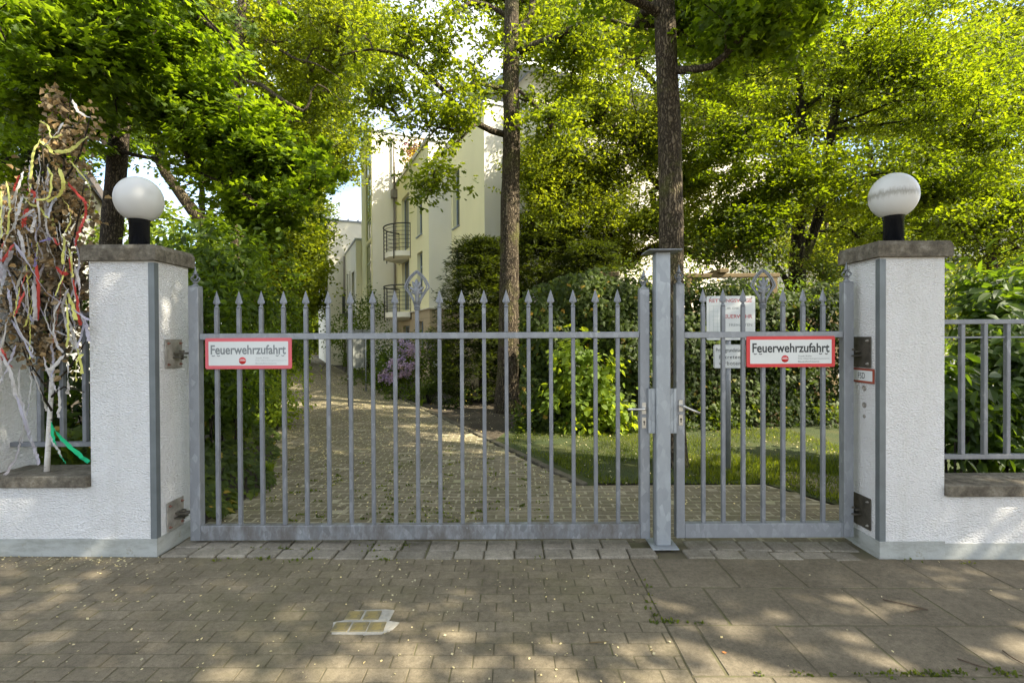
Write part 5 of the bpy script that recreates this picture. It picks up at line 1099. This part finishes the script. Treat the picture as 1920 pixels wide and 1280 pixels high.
yew(1015, 600, 13.0, 1.5, 4.9, 'dark spreading yew right behind the oak trunk', 860)
yew(1110, 600, 12.0, 1.1, 3.9, 'dark yew behind the bright ivy, rightmost of the three', 480)
# path side planting, right
def pe(px, py, Y, rx, rz, wt=1, ry=None): return E(px, py, Y, rx, ry or rx*.8, rz, wt)
shrub('rhododendron', 'rhododendron with a cluster of lilac flowers below the round balconies', 'shrub', [pe(750, 690, 14.6, .75, .55, 2), pe(790, 660, 15.2, .7, .6, 1.5), pe(725, 705, 14.2, .5, .4, 1)], 2600, .095, OVAL, M['l_shrub'], None, .1, 90)
def blossom(par, ells, n, sz, mat, k=28):
    ps = []
    for c, r, wt in ells:
        cc, dd = in_ell(k, c, r, .75); m = int(n*wt); ii = rng.integers(0, k, m); ps.append(cc[ii]+rng.normal(size=(m, 3))*.045)
    p = np.vstack(ps); leaves('flowers', p, rng.normal(size=p.shape)+np.array([0, -.8, .4]), rng.normal(size=p.shape), sz*rng.uniform(.7, 1.3, len(p)), PETAL, mat, par)
rh = [o for o in COL.objects if o.name == 'rhododendron'][0]
blossom(rh, [pe(752, 688, 14.15, .36, .26, 1), pe(727, 706, 13.9, .2, .17, .5), pe(790, 655, 14.8, .5, .3, .35), pe(765, 650, 14.9, .4, .25, .25)], 1500, .055, M['flower'])
shrub('box_ball', 'small round clipped box bush on thin stems beside the driveway', 'shrub', [pe(803, 722, 12.1, .30, .24, 1)], 1500, .04, OVAL, M['l_box'], None, .03, 70, .5, stems=8)
shrub('box_hedge', 'low light green clipped hedge at the driveway edge in front of the rhododendron', 'hedge', [pe(690, 712, 17.0, .9, .38, 1.5), pe(720, 708, 15.6, .6, .38, 1)], 2200, .055, OVAL, M['l_box'], None, .07, 90)
shrub('low_shrub', 'dark low shrub spreading between the rhododendron and the driveway', 'shrub', [pe(752, 738, 12.9, .55, .22, 1), pe(790, 745, 12.4, .35, .16, .5)], 1300, .05, OVAL, M['l_shrub'], None, .06, 60)
shrub('garden_shrub', 'dense green shrub behind the white notice board', 'shrub', [pe(700, 672, 18.5, .9, .85, 1), pe(735, 660, 18.5, .8, .8, 1)], 2600, .10, OVAL, M['l_shrub'], 'shrubs in front of the yellow house', .14, 80)
shrub('garden_shrub', 'layered dark green shrub left of the round balconies', 'shrub', [pe(660, 610, 22.5, 1.1, 1.0, 1), pe(640, 620, 24, .9, .8, .8), pe(690, 575, 21.0, .6, .9, .7)], 2600, .11, RHOMB, M['l_shrub'], 'shrubs in front of the yellow house', .2, 70)
shrub('clipped_hedge', 'row of dark clipped hedge along the right side of the far driveway', 'hedge', [pe(672, 676, 22, .75, .8, 1), pe(655, 662, 27, .9, 1.0, 1), pe(640, 652, 34, 1.0, 1.2, 1), pe(690, 694, 19.5, .6, .55, .8)], 4200, .08, OVAL, M['l_box'], None, .1, 140)
shrub('garden_shrub', 'loose shrub with thin twigs right of the rhododendron', 'shrub', [pe(835, 690, 13.4, .5, .55, 1), pe(815, 655, 14.5, .5, .5, .8)], 1300, .075, OVAL, M['l_shrub'], 'shrubs in front of the yellow house', .13, 50, stems=14)
shrub('ground_shrub', 'low dark ground cover shrub at the foot of the yew beside the rock', 'shrub', [pe(870, 735, 11.9, .5, .25, 1), pe(845, 760, 11.3, .2, .12, .3)], 900, .055, OVAL, M['l_ivy'], None, .08, 40)
shrub('roof_shrub', 'yellow green potted shrub on the roof terrace of the yellow house', 'shrub', [(tuple(LB(-.3, 6.6, 8.9)), (.6, .9, .55), 1), (tuple(LB(-.4, 7.4, 8.4)), (.35, .5, .6), .6)], 900, .10, OVAL, M['flower_y'], None, .13, 40, base=tuple(LB(-.3, 6.8, 8.5)), cut=6)
shrub('red_roof_shrub', 'red leaved potted shrub on the roof terrace of the yellow house', 'shrub', [(tuple(LB(-.2, 7.6, 9.5)), (.4, .5, .28), 1)], 380, .10, MAPLE, M['flower_r'], None, .12, 30, base=tuple(LB(-.2, 7.6, 8.5)), cut=6)
# rock
c = G(842, 752); mb = MB(); mb.lathe((c.x, c.y, c.z), [(.26, -.05), (.28, .06), (.24, .15), (.12, .21), (.001, .22)], 9, smooth=False)
mb.v = [(c.x+(x-c.x)*1.25+random.uniform(-.03, .03), y+random.uniform(-.03, .03), z+random.uniform(-.015, .015)) for x, y, z in mb.v]
tag(mb.build('garden_rock', M['rock'], None), 'grey boulder lying at the edge of the bed beside the box bush', 'rock')
# left side planting
shrub('bamboo_shrub', 'tall feathery leaved shrub right behind the left post of the wide gate', 'shrub', [E(400, 480, 6.0, .62, .6, .55, 1.3), E(380, 600, 5.6, .5, .6, .6, 1.3), E(450, 560, 6.6, .5, .5, .6, 1), E(370, 700, 5.4, .35, .5, .5, .8), E(430, 740, 6.2, .45, .6, .5, 1)], 6800, .095, OVAL, M['l_shrub'], None, .10, 190, .35, .6, upb=.6, stems=14)
shrub('garden_shrub', 'mid green bush left of the driveway under the yellow tree', 'shrub', [E(480, 560, 9.5, .9, .8, .9, 1.2), E(510, 640, 9.2, .7, .7, .8, 1), E(440, 640, 8.0, .7, .7, .8, 1)], 4200, .10, OVAL, M['l_shrub'], 'shrubs left of the driveway', .13, 130)
shrub('garden_shrub', 'sunlit yellowish bush at the left driveway edge beside the bars', 'shrub', [E(520, 700, 10.4, .55, .7, .55, 1.2), E(505, 760, 8.6, .5, .6, .45, 1)], 2600, .085, OVAL, M['l_hydra'], 'shrubs left of the driveway', .11, 90)
shrub('garden_shrub', 'far bright bush where the driveway narrows on the left', 'shrub', [E(522, 636, 22, 1.2, 1.3, 1.2, 1.2), E(536, 645, 30, 1.2, 2, 1.3, 1.2)], 2600, .14, RHOMB, M['l_sunny'], 'shrubs left of the driveway', .2, 90)
shrub('garden_shrub', 'pale bush seen between the left pillar and the sky', 'shrub', [E(330, 440, 9.0, .8, .7, .55, 1), E(250, 470, 8.5, .8, .6, .5, 1), E(370, 500, 8.4, .6, .6, .6, 1)], 3000, .10, OVAL, M['l_hydra'], 'shrubs left of the driveway', .12, 110, stems=10)
shrub('garden_shrub', 'dark shrub behind the railing and the ribbon hung birch', 'shrub', [E(110, 640, 5.4, .8, .6, .7, 1), E(40, 760, 5.2, .8, .5, .5, 1), E(150, 790, 4.9, .5, .4, .4, .8), E(20, 560, 6.4, .9, .6, .7, .8)], 3600, .085, OVAL, M['l_ivy'], 'shrubs left of the driveway', .13, 130)
# ivy mound along the left driveway edge
o = thing('ivy_bank', 'dark ivy bank spilling over the left driveway edge behind the wide gate', 'ivy', (-2.9, 5, 0)); n = 9500
t_ = rng.random(n)**1.25; yb_ = 4.15+t_*11; xe = np.where(yb_ < 5.2, -2.50, -2.55-.447*(yb_-5.3))+.05*np.sin(yb_*5); dx = rng.random(n)**.8*1.5
hh = (.05+.75*(1-np.exp(-dx*1.5)))*(1+.25*np.sin(yb_*2.1)+.15*np.sin(yb_*5+dx*4)); hh = np.minimum(hh, .75)
ps = np.stack([xe-dx, yb_, hh*rng.uniform(.75, 1.08, n)+.02], 1)
leaves('foliage', ps, np.stack([.8+rng.normal(size=n)*.4, -.3+rng.normal(size=n)*.4, .9+rng.normal(size=n)*.3], 1), rng.normal(size=(n, 3))*.6+np.array([.5, -.3, -.5]), .085*rng.uniform(.5, 1.3, n), IVY, M['l_ivylit'], o)
# ferny strap leaved plants and grass tufts along the left edge
def tufts(name, label, cat, centers, nb, ln, mat, width=.02, group=None, spread=.5):
    for i, (c, s_) in enumerate(centers):
        o = thing(name, label[i] if isinstance(label, list) else label, cat, c, group); m = nb
        an = rng.uniform(0, 2*np.pi, m); le = ln*s_*rng.uniform(.5, 1.1, m); V = []; Fq = []
        for j in range(m):
            d = np.array([math.cos(an[j]), math.sin(an[j]), 0]); sd_ = np.array([-d[1], d[0], 0])*width*s_*.5; p0 = np.array(c)+d*.03*random.random()
            q = [p0, p0+d*le[j]*.22*spread+np.array([0, 0, le[j]*.55]), p0+d*le[j]*.6*spread+np.array([0, 0, le[j]*.8]), p0+d*le[j]*1.1*spread+np.array([0, 0, le[j]*.68])]
            ws = [1, 1, .7, .08]; k = len(V)
            for a_, w_ in zip(q, ws): V += [a_-sd_*w_, a_+sd_*w_]
            Fq += [[k+2*t, k+2*t+1, k+2*t+3, k+2*t+2] for t in range(3)]
        np_mesh('blades', np.array(V), np.array(Fq), mat, o)
tufts('strap_leaf_plant', ['strap leaved plant at the left driveway edge, nearest to the gate', 'strap leaved plant at the left driveway edge, second from the gate', 'strap leaved plant at the left driveway edge, third from the gate'], 'plant', [(G(505, 895), .5), (G(525, 800), 1.0), (G(520, 745), 1.2)], 60, .45, M['l_hydra'], .02, 'strap leaved plants')
tufts('bed_grass_tuft', 'yellowish grass tuft at the foot of the box bush', 'plant', [(G(790, 762), 1)], 70, .20, M['l_hydra'], .012)
# cherry laurel right
def laurel(ells, label, n):
    return shrub('laurel_bush', label, 'shrub', ells, n, .15, OVAL, M['l_laurel'], 'laurel bushes behind the right railing', .12, 90, .45, .5, upb=.8, stems=5)
laurel([E(1890, 650, 5.6, .52, .45, .5, 1.3), E(1900, 760, 5.5, .55, .45, .45, 1.3), E(1900, 560, 5.9, .55, .45, .35, 1), E(1870, 835, 5.5, .7, .35, .22, 1)], 'big glossy laurel bush at the right picture edge behind the railing', 3900)
laurel([E(1785, 740, 5.3, .22, .3, .28, 1), E(1820, 790, 5.3, .35, .3, .15, .8)], 'small laurel bush between the right pillar and the first railing bar', 600)
shrub('garden_shrub', 'dark low shrubs in front of the grey garden wall', 'shrub', [E(1810, 690, 11.5, 1.3, .6, .55, 1), E(1580, 730, 11.5, 1.3, .6, .35, 1), E(1830, 640, 14, 1.6, .5, .35, .8)], 3000, .09, OVAL, M['l_shrub'], 'shrubs behind the lawn', .15, 110)
shrub('ground_cover_bush', 'low green ground cover at the far edge of the lawn', 'shrub', [E(1450, 775, 9.4, 1.5, .35, .26, 1), E(1560, 770, 9.8, 1.2, .4, .28, 1), E(1100, 800, 8.6, 1.0, .3, .16, .8), E(1300, 790, 8.9, 1.0, .3, .2, .8)], 4200, .07, IVY, M['l_ivylit'], None, .08, 150)
# far backdrop hedge masses so the garden ends in green
for (x0, x1, y, h, nm, lb, mt) in ((6.5, 30, 23.5, 4.2, 'far_hedge', 'tall dim hedge closing the garden on the right', 'l_far'), (-34, -11, 26, 5.5, 'far_hedge', 'tall hedge closing the gardens on the left', 'l_far')):
    n = 15000; p = np.stack([rng.uniform(x0, x1, n), y+rng.normal(size=n)*.5, rng.random(n)*h], 1); p[:, 2] += .5*np.sin(p[:, 0]*1.3)*(p[:, 2]/h)
    lo = leaves(nm, p, np.array([0, -1., .5])+rng.normal(size=(n, 3))*.6, rng.normal(size=(n, 3)), .26*rng.uniform(.6, 1.2, n), RHOMB, M[mt], None, ((x0+x1)/2, y, 0)); tag(lo, lb, 'hedge')

# ------------------------------------------------------------------ small garden furniture
M['noticepanel'] = simple('grey_white_notice_panel', (.20, .21, .19), .6, 0, .2, 9)
c = G(656, 762); o = thing('bollard', 'slim black bollard standing on the driveway', 'bollard', c)
hb = (P(656, 698, c.y).z-c.z); MB().lathe(c, [(.045, -.02), (.045, hb*.25), (.052, hb*.25), (.052, hb*.28), (.045, hb*.3), (.045, hb*.6), (.052, hb*.62), (.052, hb*.9), (.055, hb*.9), (.055, hb*.94), (.03, hb), (.001, hb*1.01)], 16).build('shaft', M['blackpaint'], o)
MB().lathe(c+Vector((0, 0, hb*.8)), [(.053, 0), (.053, .03)], 16).build('ring', M['galv'], o)
c = P(818, 738, 14.3); c.z = zg(c.x); o = thing('bollard_lamp', 'short garden bollard lamp with glass head beside the rhododendron', 'lamp', c); ht = P(818, 671, 14.3).z-c.z
MB().lathe(c, [(.09, -.02), (.09, ht*.62)], 16).build('shaft', M['darksteel'], o); MB().lathe(c, [(.075, ht*.62), (.075, ht*.93)], 16).build('glass_head', M['curtain'], o); MB().lathe(c, [(.10, ht*.93), (.10, ht)], 16).build('cap', M['darksteel'], o)
c = P(652, 720, 14.5); c.z = zg(c.x); o = thing('notice_board', 'white notice panel in a grey tube frame beside the driveway', 'sign', c); Yf = 14.5
x0, x1 = P(652, 650, Yf).x, P(680, 650, Yf).x; zt, zp = P(652, 632, Yf).z, P(655, 690, Yf).z
f = MB(); f.tube([(x0, Yf, c.z), (x0, Yf, zt), (x1, Yf+.3, zt), (x1, Yf+.3, c.z)], .022, 8); f.build('tube_frame', M['galv'], o)
MB().add([(x0+.05, Yf-.02, zp), (x1-.03, Yf+.26, zp), (x1-.03, Yf+.26, zt-.06), (x0+.05, Yf-.02, zt-.06), (x0+.05, Yf+.02, zp), (x1-.03, Yf+.3, zp), (x1-.03, Yf+.3, zt-.06), (x0+.05, Yf+.02, zt-.06)], [[0, 1, 2, 3], [7, 6, 5, 4], [0, 4, 5, 1], [1, 5, 6, 2], [2, 6, 7, 3], [3, 7, 4, 0]]).build('panel', M['noticepanel'], o)

# ------------------------------------------------------------------ grass, fallen seeds, weeds
def scatter_poly(n, poly):
    xs = [p[0] for p in poly]; ys = [p[1] for p in poly]; x = rng.uniform(min(xs), max(xs), n*3); y = rng.uniform(min(ys), max(ys), n*3); k = inpoly(x, y, poly)
    return x[k][:n], y[k][:n]
gx, gy = scatter_poly(45000, [(.95, 5.45), (-.15, 7.7), (.2, 8.9), (2.4, 8.8), (4.8, 8.8), (5, 4.6), (3.4, 4.3), (2.85, 5.45)])
k = (np.sin(gx*2.1+gy*1.3)+np.sin(gy*3.3-gx*1.7)*.7+rng.normal(size=len(gx))*.5) > -.5; near = gy < 6.8; k &= (near | (rng.random(len(gx)) < .8)); gx, gy = gx[k], gy[k]; n = len(gx)
lo = leaves('grass', np.stack([gx, gy, -0.008*gx+.003], 1), rng.normal(size=(n, 3))*np.array([1, 1, .2]), rng.normal(size=(n, 3))*.45+np.array([0, 0, 1.]), np.where(gy < 6.6, .075, .05)*rng.uniform(.4, 1.3, n), BLADE, M['l_grass'])
tag(lo, 'sparse short grass growing on the mossy lawn', 'grass', None, 'stuff')
def litter(name, label, x, y, sz, mat, dz=.012):
    n = len(x); p = np.stack([x, y, -0.008*x+dz], 1)
    lo = leaves(name, p, np.array([0, 0, 1.])+rng.normal(size=(n, 3))*.25, rng.normal(size=(n, 3)), sz*rng.uniform(.5, 1.5, n)**1.3, PETAL, mat); return tag(lo, label, 'litter', None, 'stuff')
x, y = scatter_poly(850, [(-4.5, 1.8), (XS, 1.8), (XS, 3.6), (-4.5, 3.6)]); x2, y2 = scatter_poly(70, [(XS, 1.8), (4.5, 1.8), (4.5, 3.6), (XS, 3.6)]); x3 = rng.uniform(-4, -2.6, 220); y3 = 3.6-np.abs(rng.normal(size=220))*.12
litter('fallen_seeds', 'pale elm seeds strewn over the block pavement', np.r_[x, x2, x3], np.r_[y, y2, y3], .0115, M['petal'], .015)
x, y = scatter_poly(13000, [(-2.5, 3.95), (-2.6, 5.2), (-9.5, 20.5), (-6.2, 20.2), (-.94, 8.85), (.69, 5.39), (2.7, 5.4), (3.0, 4.6), (2.6, 3.95)])
j = rng.random(len(x)); y = np.where(j < .55, np.round(y/.1)*.1+rng.normal(size=len(y))*.008, y); x = np.where((j > .55) & (j < .75), np.round(x/.1)*.1+rng.normal(size=len(x))*.008, x)
kp = rng.random(len(x)) < np.clip(.28+.5*(x < -.3)+.3*(y > 7), 0, 1); litter('fallen_seeds', 'pale yellow elm seeds collected in the joints of the driveway', x[kp], y[kp], .015, M['petal'], .014)
ls = []
for off in (.0, .55, 1.1, 1.65, 2.3):
    t_ = rng.random(700)*26; ls.append(np.stack([.45-off*1.0-.462*t_+rng.normal(size=700)*.022-.05, 5.6-off*.1+t_*.985+rng.normal(size=700)*.02], 1))
ls = np.vstack(ls); litter('fallen_seeds', 'lines of pale seeds running lengthwise along the driveway', ls[:, 0], ls[:, 1], .017, M['petal'], .014)
x, y = scatter_poly(1100, [(-.5, 7.8), (-4.2, 15.4), (-2.4, 16), (.6, 10.4), (2.5, 9), (4.8, 8.9), (4.6, 5), (.9, 5.4)]); litter('leaf_litter', 'pale seeds scattered over lawn and bed', x, y, .02, M['petal'], .02)
def weeds(name, label, pts, sz, per=9):
    P_ = []
    for (px, py, s_) in pts:
        c = G(px, py); m = int(per*s_)+2; P_.append(np.array(c)+np.stack([rng.normal(size=m)*.03*s_, rng.normal(size=m)*.010*s_, np.full(m, .010)], 1))
    P_ = np.vstack(P_); n = len(P_); return tag(leaves(name, P_, rng.normal(size=(n, 3))*np.array([.5, .5, .2])+np.array([0, -.3, .5]), rng.normal(size=(n, 3))*.7+np.array([0, 0, .55]), sz*rng.uniform(.5, 1.4, n), RHOMB, M['l_grass']), label, 'weeds', None, 'stuff')
weeds('joint_weeds', 'tiny weeds between the threshold stones and slabs', [(random.uniform(380, 760), random.choice([1034, 1014, 1051])+random.uniform(-4, 4), random.uniform(.4, 1.3)) for _ in range(36)]+[(760, 1024, 2.0), (700, 1027, 1.5), (1215, 1040, 1.2), (1270, 1031, 1), (1005, 1049, 1)]+[(random.uniform(1220, 1320), 1170+random.uniform(-3, 3), .7) for _ in range(8)]+[(1209+random.uniform(-4, 4)+(y_-1100)*.3, y_, .5) for y_ in range(1090, 1180, 14)], .022)
weeds('joint_weeds', 'green weeds along the front edge of the slabs at the lower right', [(random.uniform(1660, 1920), 1266+random.uniform(-3, 5), random.uniform(.6, 1.8)) for _ in range(16)]+[(random.uniform(1420, 1660), 1268, .5) for _ in range(8)]+[(1700, 1268, 1.6)]+[(1700, 1054, 1.6), (1812, 1059, 1.2)], .018)
dw = [(random.uniform(500, 1000), random.uniform(850, 985), random.uniform(.5, 1.2)) for _ in range(150)]+[(832+random.uniform(-12, 12), y_, 1.2) for y_ in range(820, 985, 9)]+[(1000+random.uniform(-30, 30), y_, 1.0) for y_ in range(860, 985, 14)]
weeds('driveway_weeds', 'small green weeds sprouting in the driveway joints', dw, .024)
c = G(1353, 1226); tag(leaves('dry_leaf', np.array([[c.x, c.y, c.z+.014]]), np.array([[.2, -.1, 1.]]), np.array([[1, -.4, 0.]]), np.array([.036]), OVAL, M['dryleaf'], None, c), 'single orange dry leaf on a slab', 'leaf')
for i, (pts, lb) in enumerate((([(1655, 1128), (1700, 1138), (1740, 1148), (1725, 1146), (1705, 1152)], 'thin forked twig lying on the slabs in the light patch'), ([(1880, 1225), (1898, 1238), (1930, 1256)], 'thin twig on the slabs at the lower right edge'), ([(1795, 1240), (1830, 1252), (1862, 1260)], 'long dead twig above the weeds at the lower right'), ([(1105, 1210), (1122, 1209), (1141, 1208)], 'short pale twig on the blocks'))):
    tag(MB().tube([G(*q)+Vector((0, 0, .017)) for q in pts], [.0035]*(len(pts)-1)+[.0015], 5).build('twig', M['twig'] if i < 3 else M['timber'], None), lb, 'twig')
# ------------------------------------------------------------------ maypole birch with crepe ribbons
YB_ = 3.74; b = P(88, 878, YB_-.02); b.z = P(90, 893, 3.585).z+.002
T = Tree('may_birch', 'withered cut birch leaning on the wall, hung with crepe ribbons', 'tree', b)
st = [b, P(92, 800, YB_), P(97, 720, YB_), P(101, 640, YB_), P(107, 540, YB_), P(112, 440, YB_+.02), P(118, 340, YB_+.03), P(124, 260, YB_+.03), P(133, 175, YB_+.03)]
T.limb(st[:5], [.018, .016, .015, .014, .013], 10); tr = T.mb; T.mb = MB(); T.limb(st[4:], [.014, .012, .009, .006, .003], 8)
for (p_, q_, r_) in (((96, 735), (62, 690), (40, 620)), ((97, 770), (60, 700), (10, 560)), ((100, 660), (140, 600), (165, 520)), ((104, 600), (60, 520), (45, 420)), ((108, 520), (140, 440), (160, 330)), ((104, 590), (30, 520), (-20, 440)), ((112, 440), (85, 340), (78, 225)), ((118, 340), (150, 290), (172, 205)), ((97, 720), (130, 690), (160, 640)), ((96, 745), (120, 725), (158, 735)), ((99, 700), (50, 640), (15, 650))):
    T.limb([P(*p_, YB_), P(*q_, YB_-.05+random.uniform(-.08, .08)), P(*r_, YB_+random.uniform(-.2, .15))], [.008, .006, .003], 5)
T.grow([E(85, 420, YB_, .36, .22, .56, 3), E(40, 560, YB_, .32, .2, .46, 2), E(130, 520, YB_, .17, .15, .45, 1.8), E(95, 620, YB_, .3, .2, .3, 1.5), E(125, 260, YB_+.02, .20, .12, .30, 1.1), E(20, 420, YB_, .18, .15, .38, 1), E(110, 190, YB_+.02, .12, .08, .12, .25), E(165, 230, YB_+.02, .04, .05, .10, .12), E(140, 370, YB_, .14, .12, .3, .8)],
       330, .07, 10, .044, CRUMP, M['l_dead'], zmin_attach=1.0, up=.12, tilt=1.4, flat=.6, twr=.0012, shell=.1, droop=.35, minr=.0021)
tr.build('trunk', M['birch'], T.o); T.mb.build('branches', M['bark2'], T.o); p, nr, dr, sz, t, m, sp_ = T.lv; leaves('withered_leaves', p, nr, dr, sz, t, m, T.o)
def ribbon(pts, wd, col, label=None, group=None, Y=3.54):
    pts = [P(px, py, Y+(r_[0] if r_ else random.uniform(-.05, .05))) for px, py, *r_ in pts]; out = []
    for i in range(len(pts)-1):
        p0, p1, p2, p3 = pts[max(i-1, 0)], pts[i], pts[i+1], pts[min(i+2, len(pts)-1)]
        for j in range(8):
            t = j/8; out.append(.5*((2*p1)+(p2-p0)*t+(2*p0-5*p1+4*p2-p3)*t*t+(3*p1-p0-3*p2+p3)*t**3))
    out.append(pts[-1]); out = [p_+Vector((random.gauss(0, .0015), random.gauss(0, .003), random.gauss(0, .001))) for p_ in out]; n = len(out); V = []; Fq = []; tw = random.uniform(-.6, .6); dt = random.uniform(-.12, .12)
    for i, p in enumerate(out):
        tg = (out[min(i+1, n-1)]-out[max(i-1, 0)]).normalized(); tw += dt+random.uniform(-.16, .16)
        sd_ = tg.cross(Vector((0, -1, 0))).normalized() if abs(tg.y) < .95 else Vector((1, 0, 0)); bn = sd_.cross(tg)
        wv = wd*(1+.12*math.sin(i*1.7))*(.35 if i in (0, 1) else 1)*.5; s_ = sd_*math.cos(tw*.9)+bn*math.sin(tw*.9)
        cup = bn*random.uniform(.1, .3)*wd
        for q in (-1, -.4, .4, 1): V.append(tuple(p+s_*wv*q+cup*(1-q*q)*.6+Vector((0, 0, random.uniform(-.0015, .0015)))))
    Fq = np.array([[i*4+k, i*4+k+1, (i+1)*4+k+1, (i+1)*4+k] for i in range(n-1) for k in range(3)])
    o = np_mesh('crepe_ribbon', np.array(V), Fq, M['crepe_'+col], None, pts[0], smooth=False)
    tag(o, label or '%s crepe paper ribbon tied among the withered birch twigs' % col, 'ribbon', None if label else '%s crepe ribbons on the birch' % col); return o
W_ = .021
for c_, ps in (('yellow', [(75, 262), (62, 290), (58, 330), (56, 360)]), ('yellow', [(76, 265), (90, 275), (98, 288)]), ('yellow', [(100, 283), (125, 284), (148, 268), (165, 256)]), ('yellow', [(110, 315), (118, 340), (112, 365), (88, 378)]), ('yellow', [(47, 372), (58, 384), (74, 386)]), ('yellow', [(76, 388), (84, 402), (92, 410)]), ('yellow', [(12, 340), (18, 385), (14, 440)]), ('yellow', [(60, 560), (54, 590), (46, 612)]), ('yellow', [(124, 545), (138, 580), (142, 600)]), ('yellow', [(124, 560), (128, 610), (126, 650)]), ('yellow', [(132, 645), (146, 656), (154, 700)]), ('yellow', [(128, 465), (134, 490), (136, 520)]),
              ('white', [(118, 230), (104, 252), (86, 272)]), ('white', [(72, 290), (76, 320), (70, 345)]), ('white', [(42, 365), (34, 400), (28, 430)]), ('white', [(66, 392), (50, 402), (36, 412)]), ('white', [(66, 395), (64, 415), (58, 435)]), ('white', [(34, 430), (42, 460), (44, 480)]), ('white', [(106, 425), (112, 460), (128, 480)]), ('white', [(140, 500), (150, 540), (146, 560)]), ('white', [(62, 530), (66, 575), (66, 600)]), ('white', [(18, 560), (36, 620), (58, 650), (62, 668)]), ('white', [(116, 560), (102, 590), (104, 640), (118, 660)]), ('white', [(120, 665), (98, 690), (88, 692)]), ('white', [(38, 690), (36, 730), (50, 790), (60, 830)]), ('white', [(60, 695), (78, 740), (88, 770)]), ('white', [(130, 600), (140, 640), (150, 665)]), ('white', [(0, 660), (20, 700), (30, 740), (44, 760)]), ('white', [(126, 680), (128, 720), (126, 738)]), ('white', [(90, 410), (98, 380), (108, 372)]), ('white', [(4, 540), (10, 500), (22, 470)]),
              ('lilac', [(30, 740), (46, 790), (64, 840), (74, 870)]), ('lilac', [(22, 600), (50, 650), (62, 670)]), ('lilac', [(68, 320), (72, 350), (62, 380)]), ('lilac', [(28, 455), (34, 480), (44, 490)]), ('lilac', [(14, 540), (20, 570), (22, 590)]), ('lilac', [(150, 585), (162, 610), (166, 640)]), ('violet', [(58, 455), (66, 480), (64, 500)]), ('violet', [(74, 452), (88, 450), (94, 446)]),
              ('red', [(128, 342), (146, 366), (160, 380), (160, 405), (150, 430), (140, 460)]), ('red', [(52, 355), (64, 362), (66, 378)]), ('red', [(50, 390), (46, 410), (44, 425)]), ('red', [(26, 455), (14, 478), (0, 492)]), ('red', [(128, 480), (136, 520), (144, 560), (150, 610)]), ('red', [(66, 490), (72, 540), (72, 600)]), ('red', [(46, 545), (34, 575), (28, 592)]), ('red', [(0, 668), (12, 680), (24, 688)]), ('red', [(106, 500), (116, 512), (126, 512)])):
    ribbon([(a_, b_) for a_, b_ in ps], W_*random.uniform(.7, 1.2), c_)
    if c_ in ('white', 'lilac') or random.random() < .5:
        dx_, dy_ = random.uniform(-26, 26), random.uniform(-60, 50); k_ = random.choice((-1, 1)); m_ = ps[0][0]
        ribbon([(min(168, max(2, m_+k_*(a_-m_)*random.uniform(.5, 1.1)+dx_)), b_+dy_+random.uniform(-8, 8)) for a_, b_ in ps], W_*random.uniform(.5, .9), c_)
for _ in range(26):
    x_, y_ = random.uniform(4, 150), random.uniform(300, 560); pp = [(x_, y_)]
    for _k in range(random.randint(2, 4)): x_ = min(168, max(0, x_+random.gauss(0, 13))); y_ += random.uniform(24, 52); pp.append((x_, y_))
    ribbon(pp, W_*random.uniform(.35, .7), random.choice(('white', 'white', 'lilac', 'yellow', 'white')), Y=3.60)
ribbon([(26, 455, -.06), (60, 505, -.08), (90, 550, -.10), (130, 575, -.12), (166, 600, -.12)], .032, 'lilac', 'long lilac crepe ribbon stretched diagonally across the birch towards the pillar')
ribbon([(95, 790, 0), (108, 812, -.02), (130, 836, 0), (166, 866, .05)], .026, 'green', 'green crepe ribbon at the foot of the birch, the longer one reaching to the pillar')
ribbon([(96, 792, 0), (102, 830, -.02), (112, 852, 0), (124, 868, .02)], .024, 'green', 'green crepe ribbon at the foot of the birch, the shorter one hanging down')
ribbon([(92, 812, 0), (104, 836, -.02), (116, 856, 0)], .018, 'white', 'short white ribbon end tied below the knot at the birch foot')
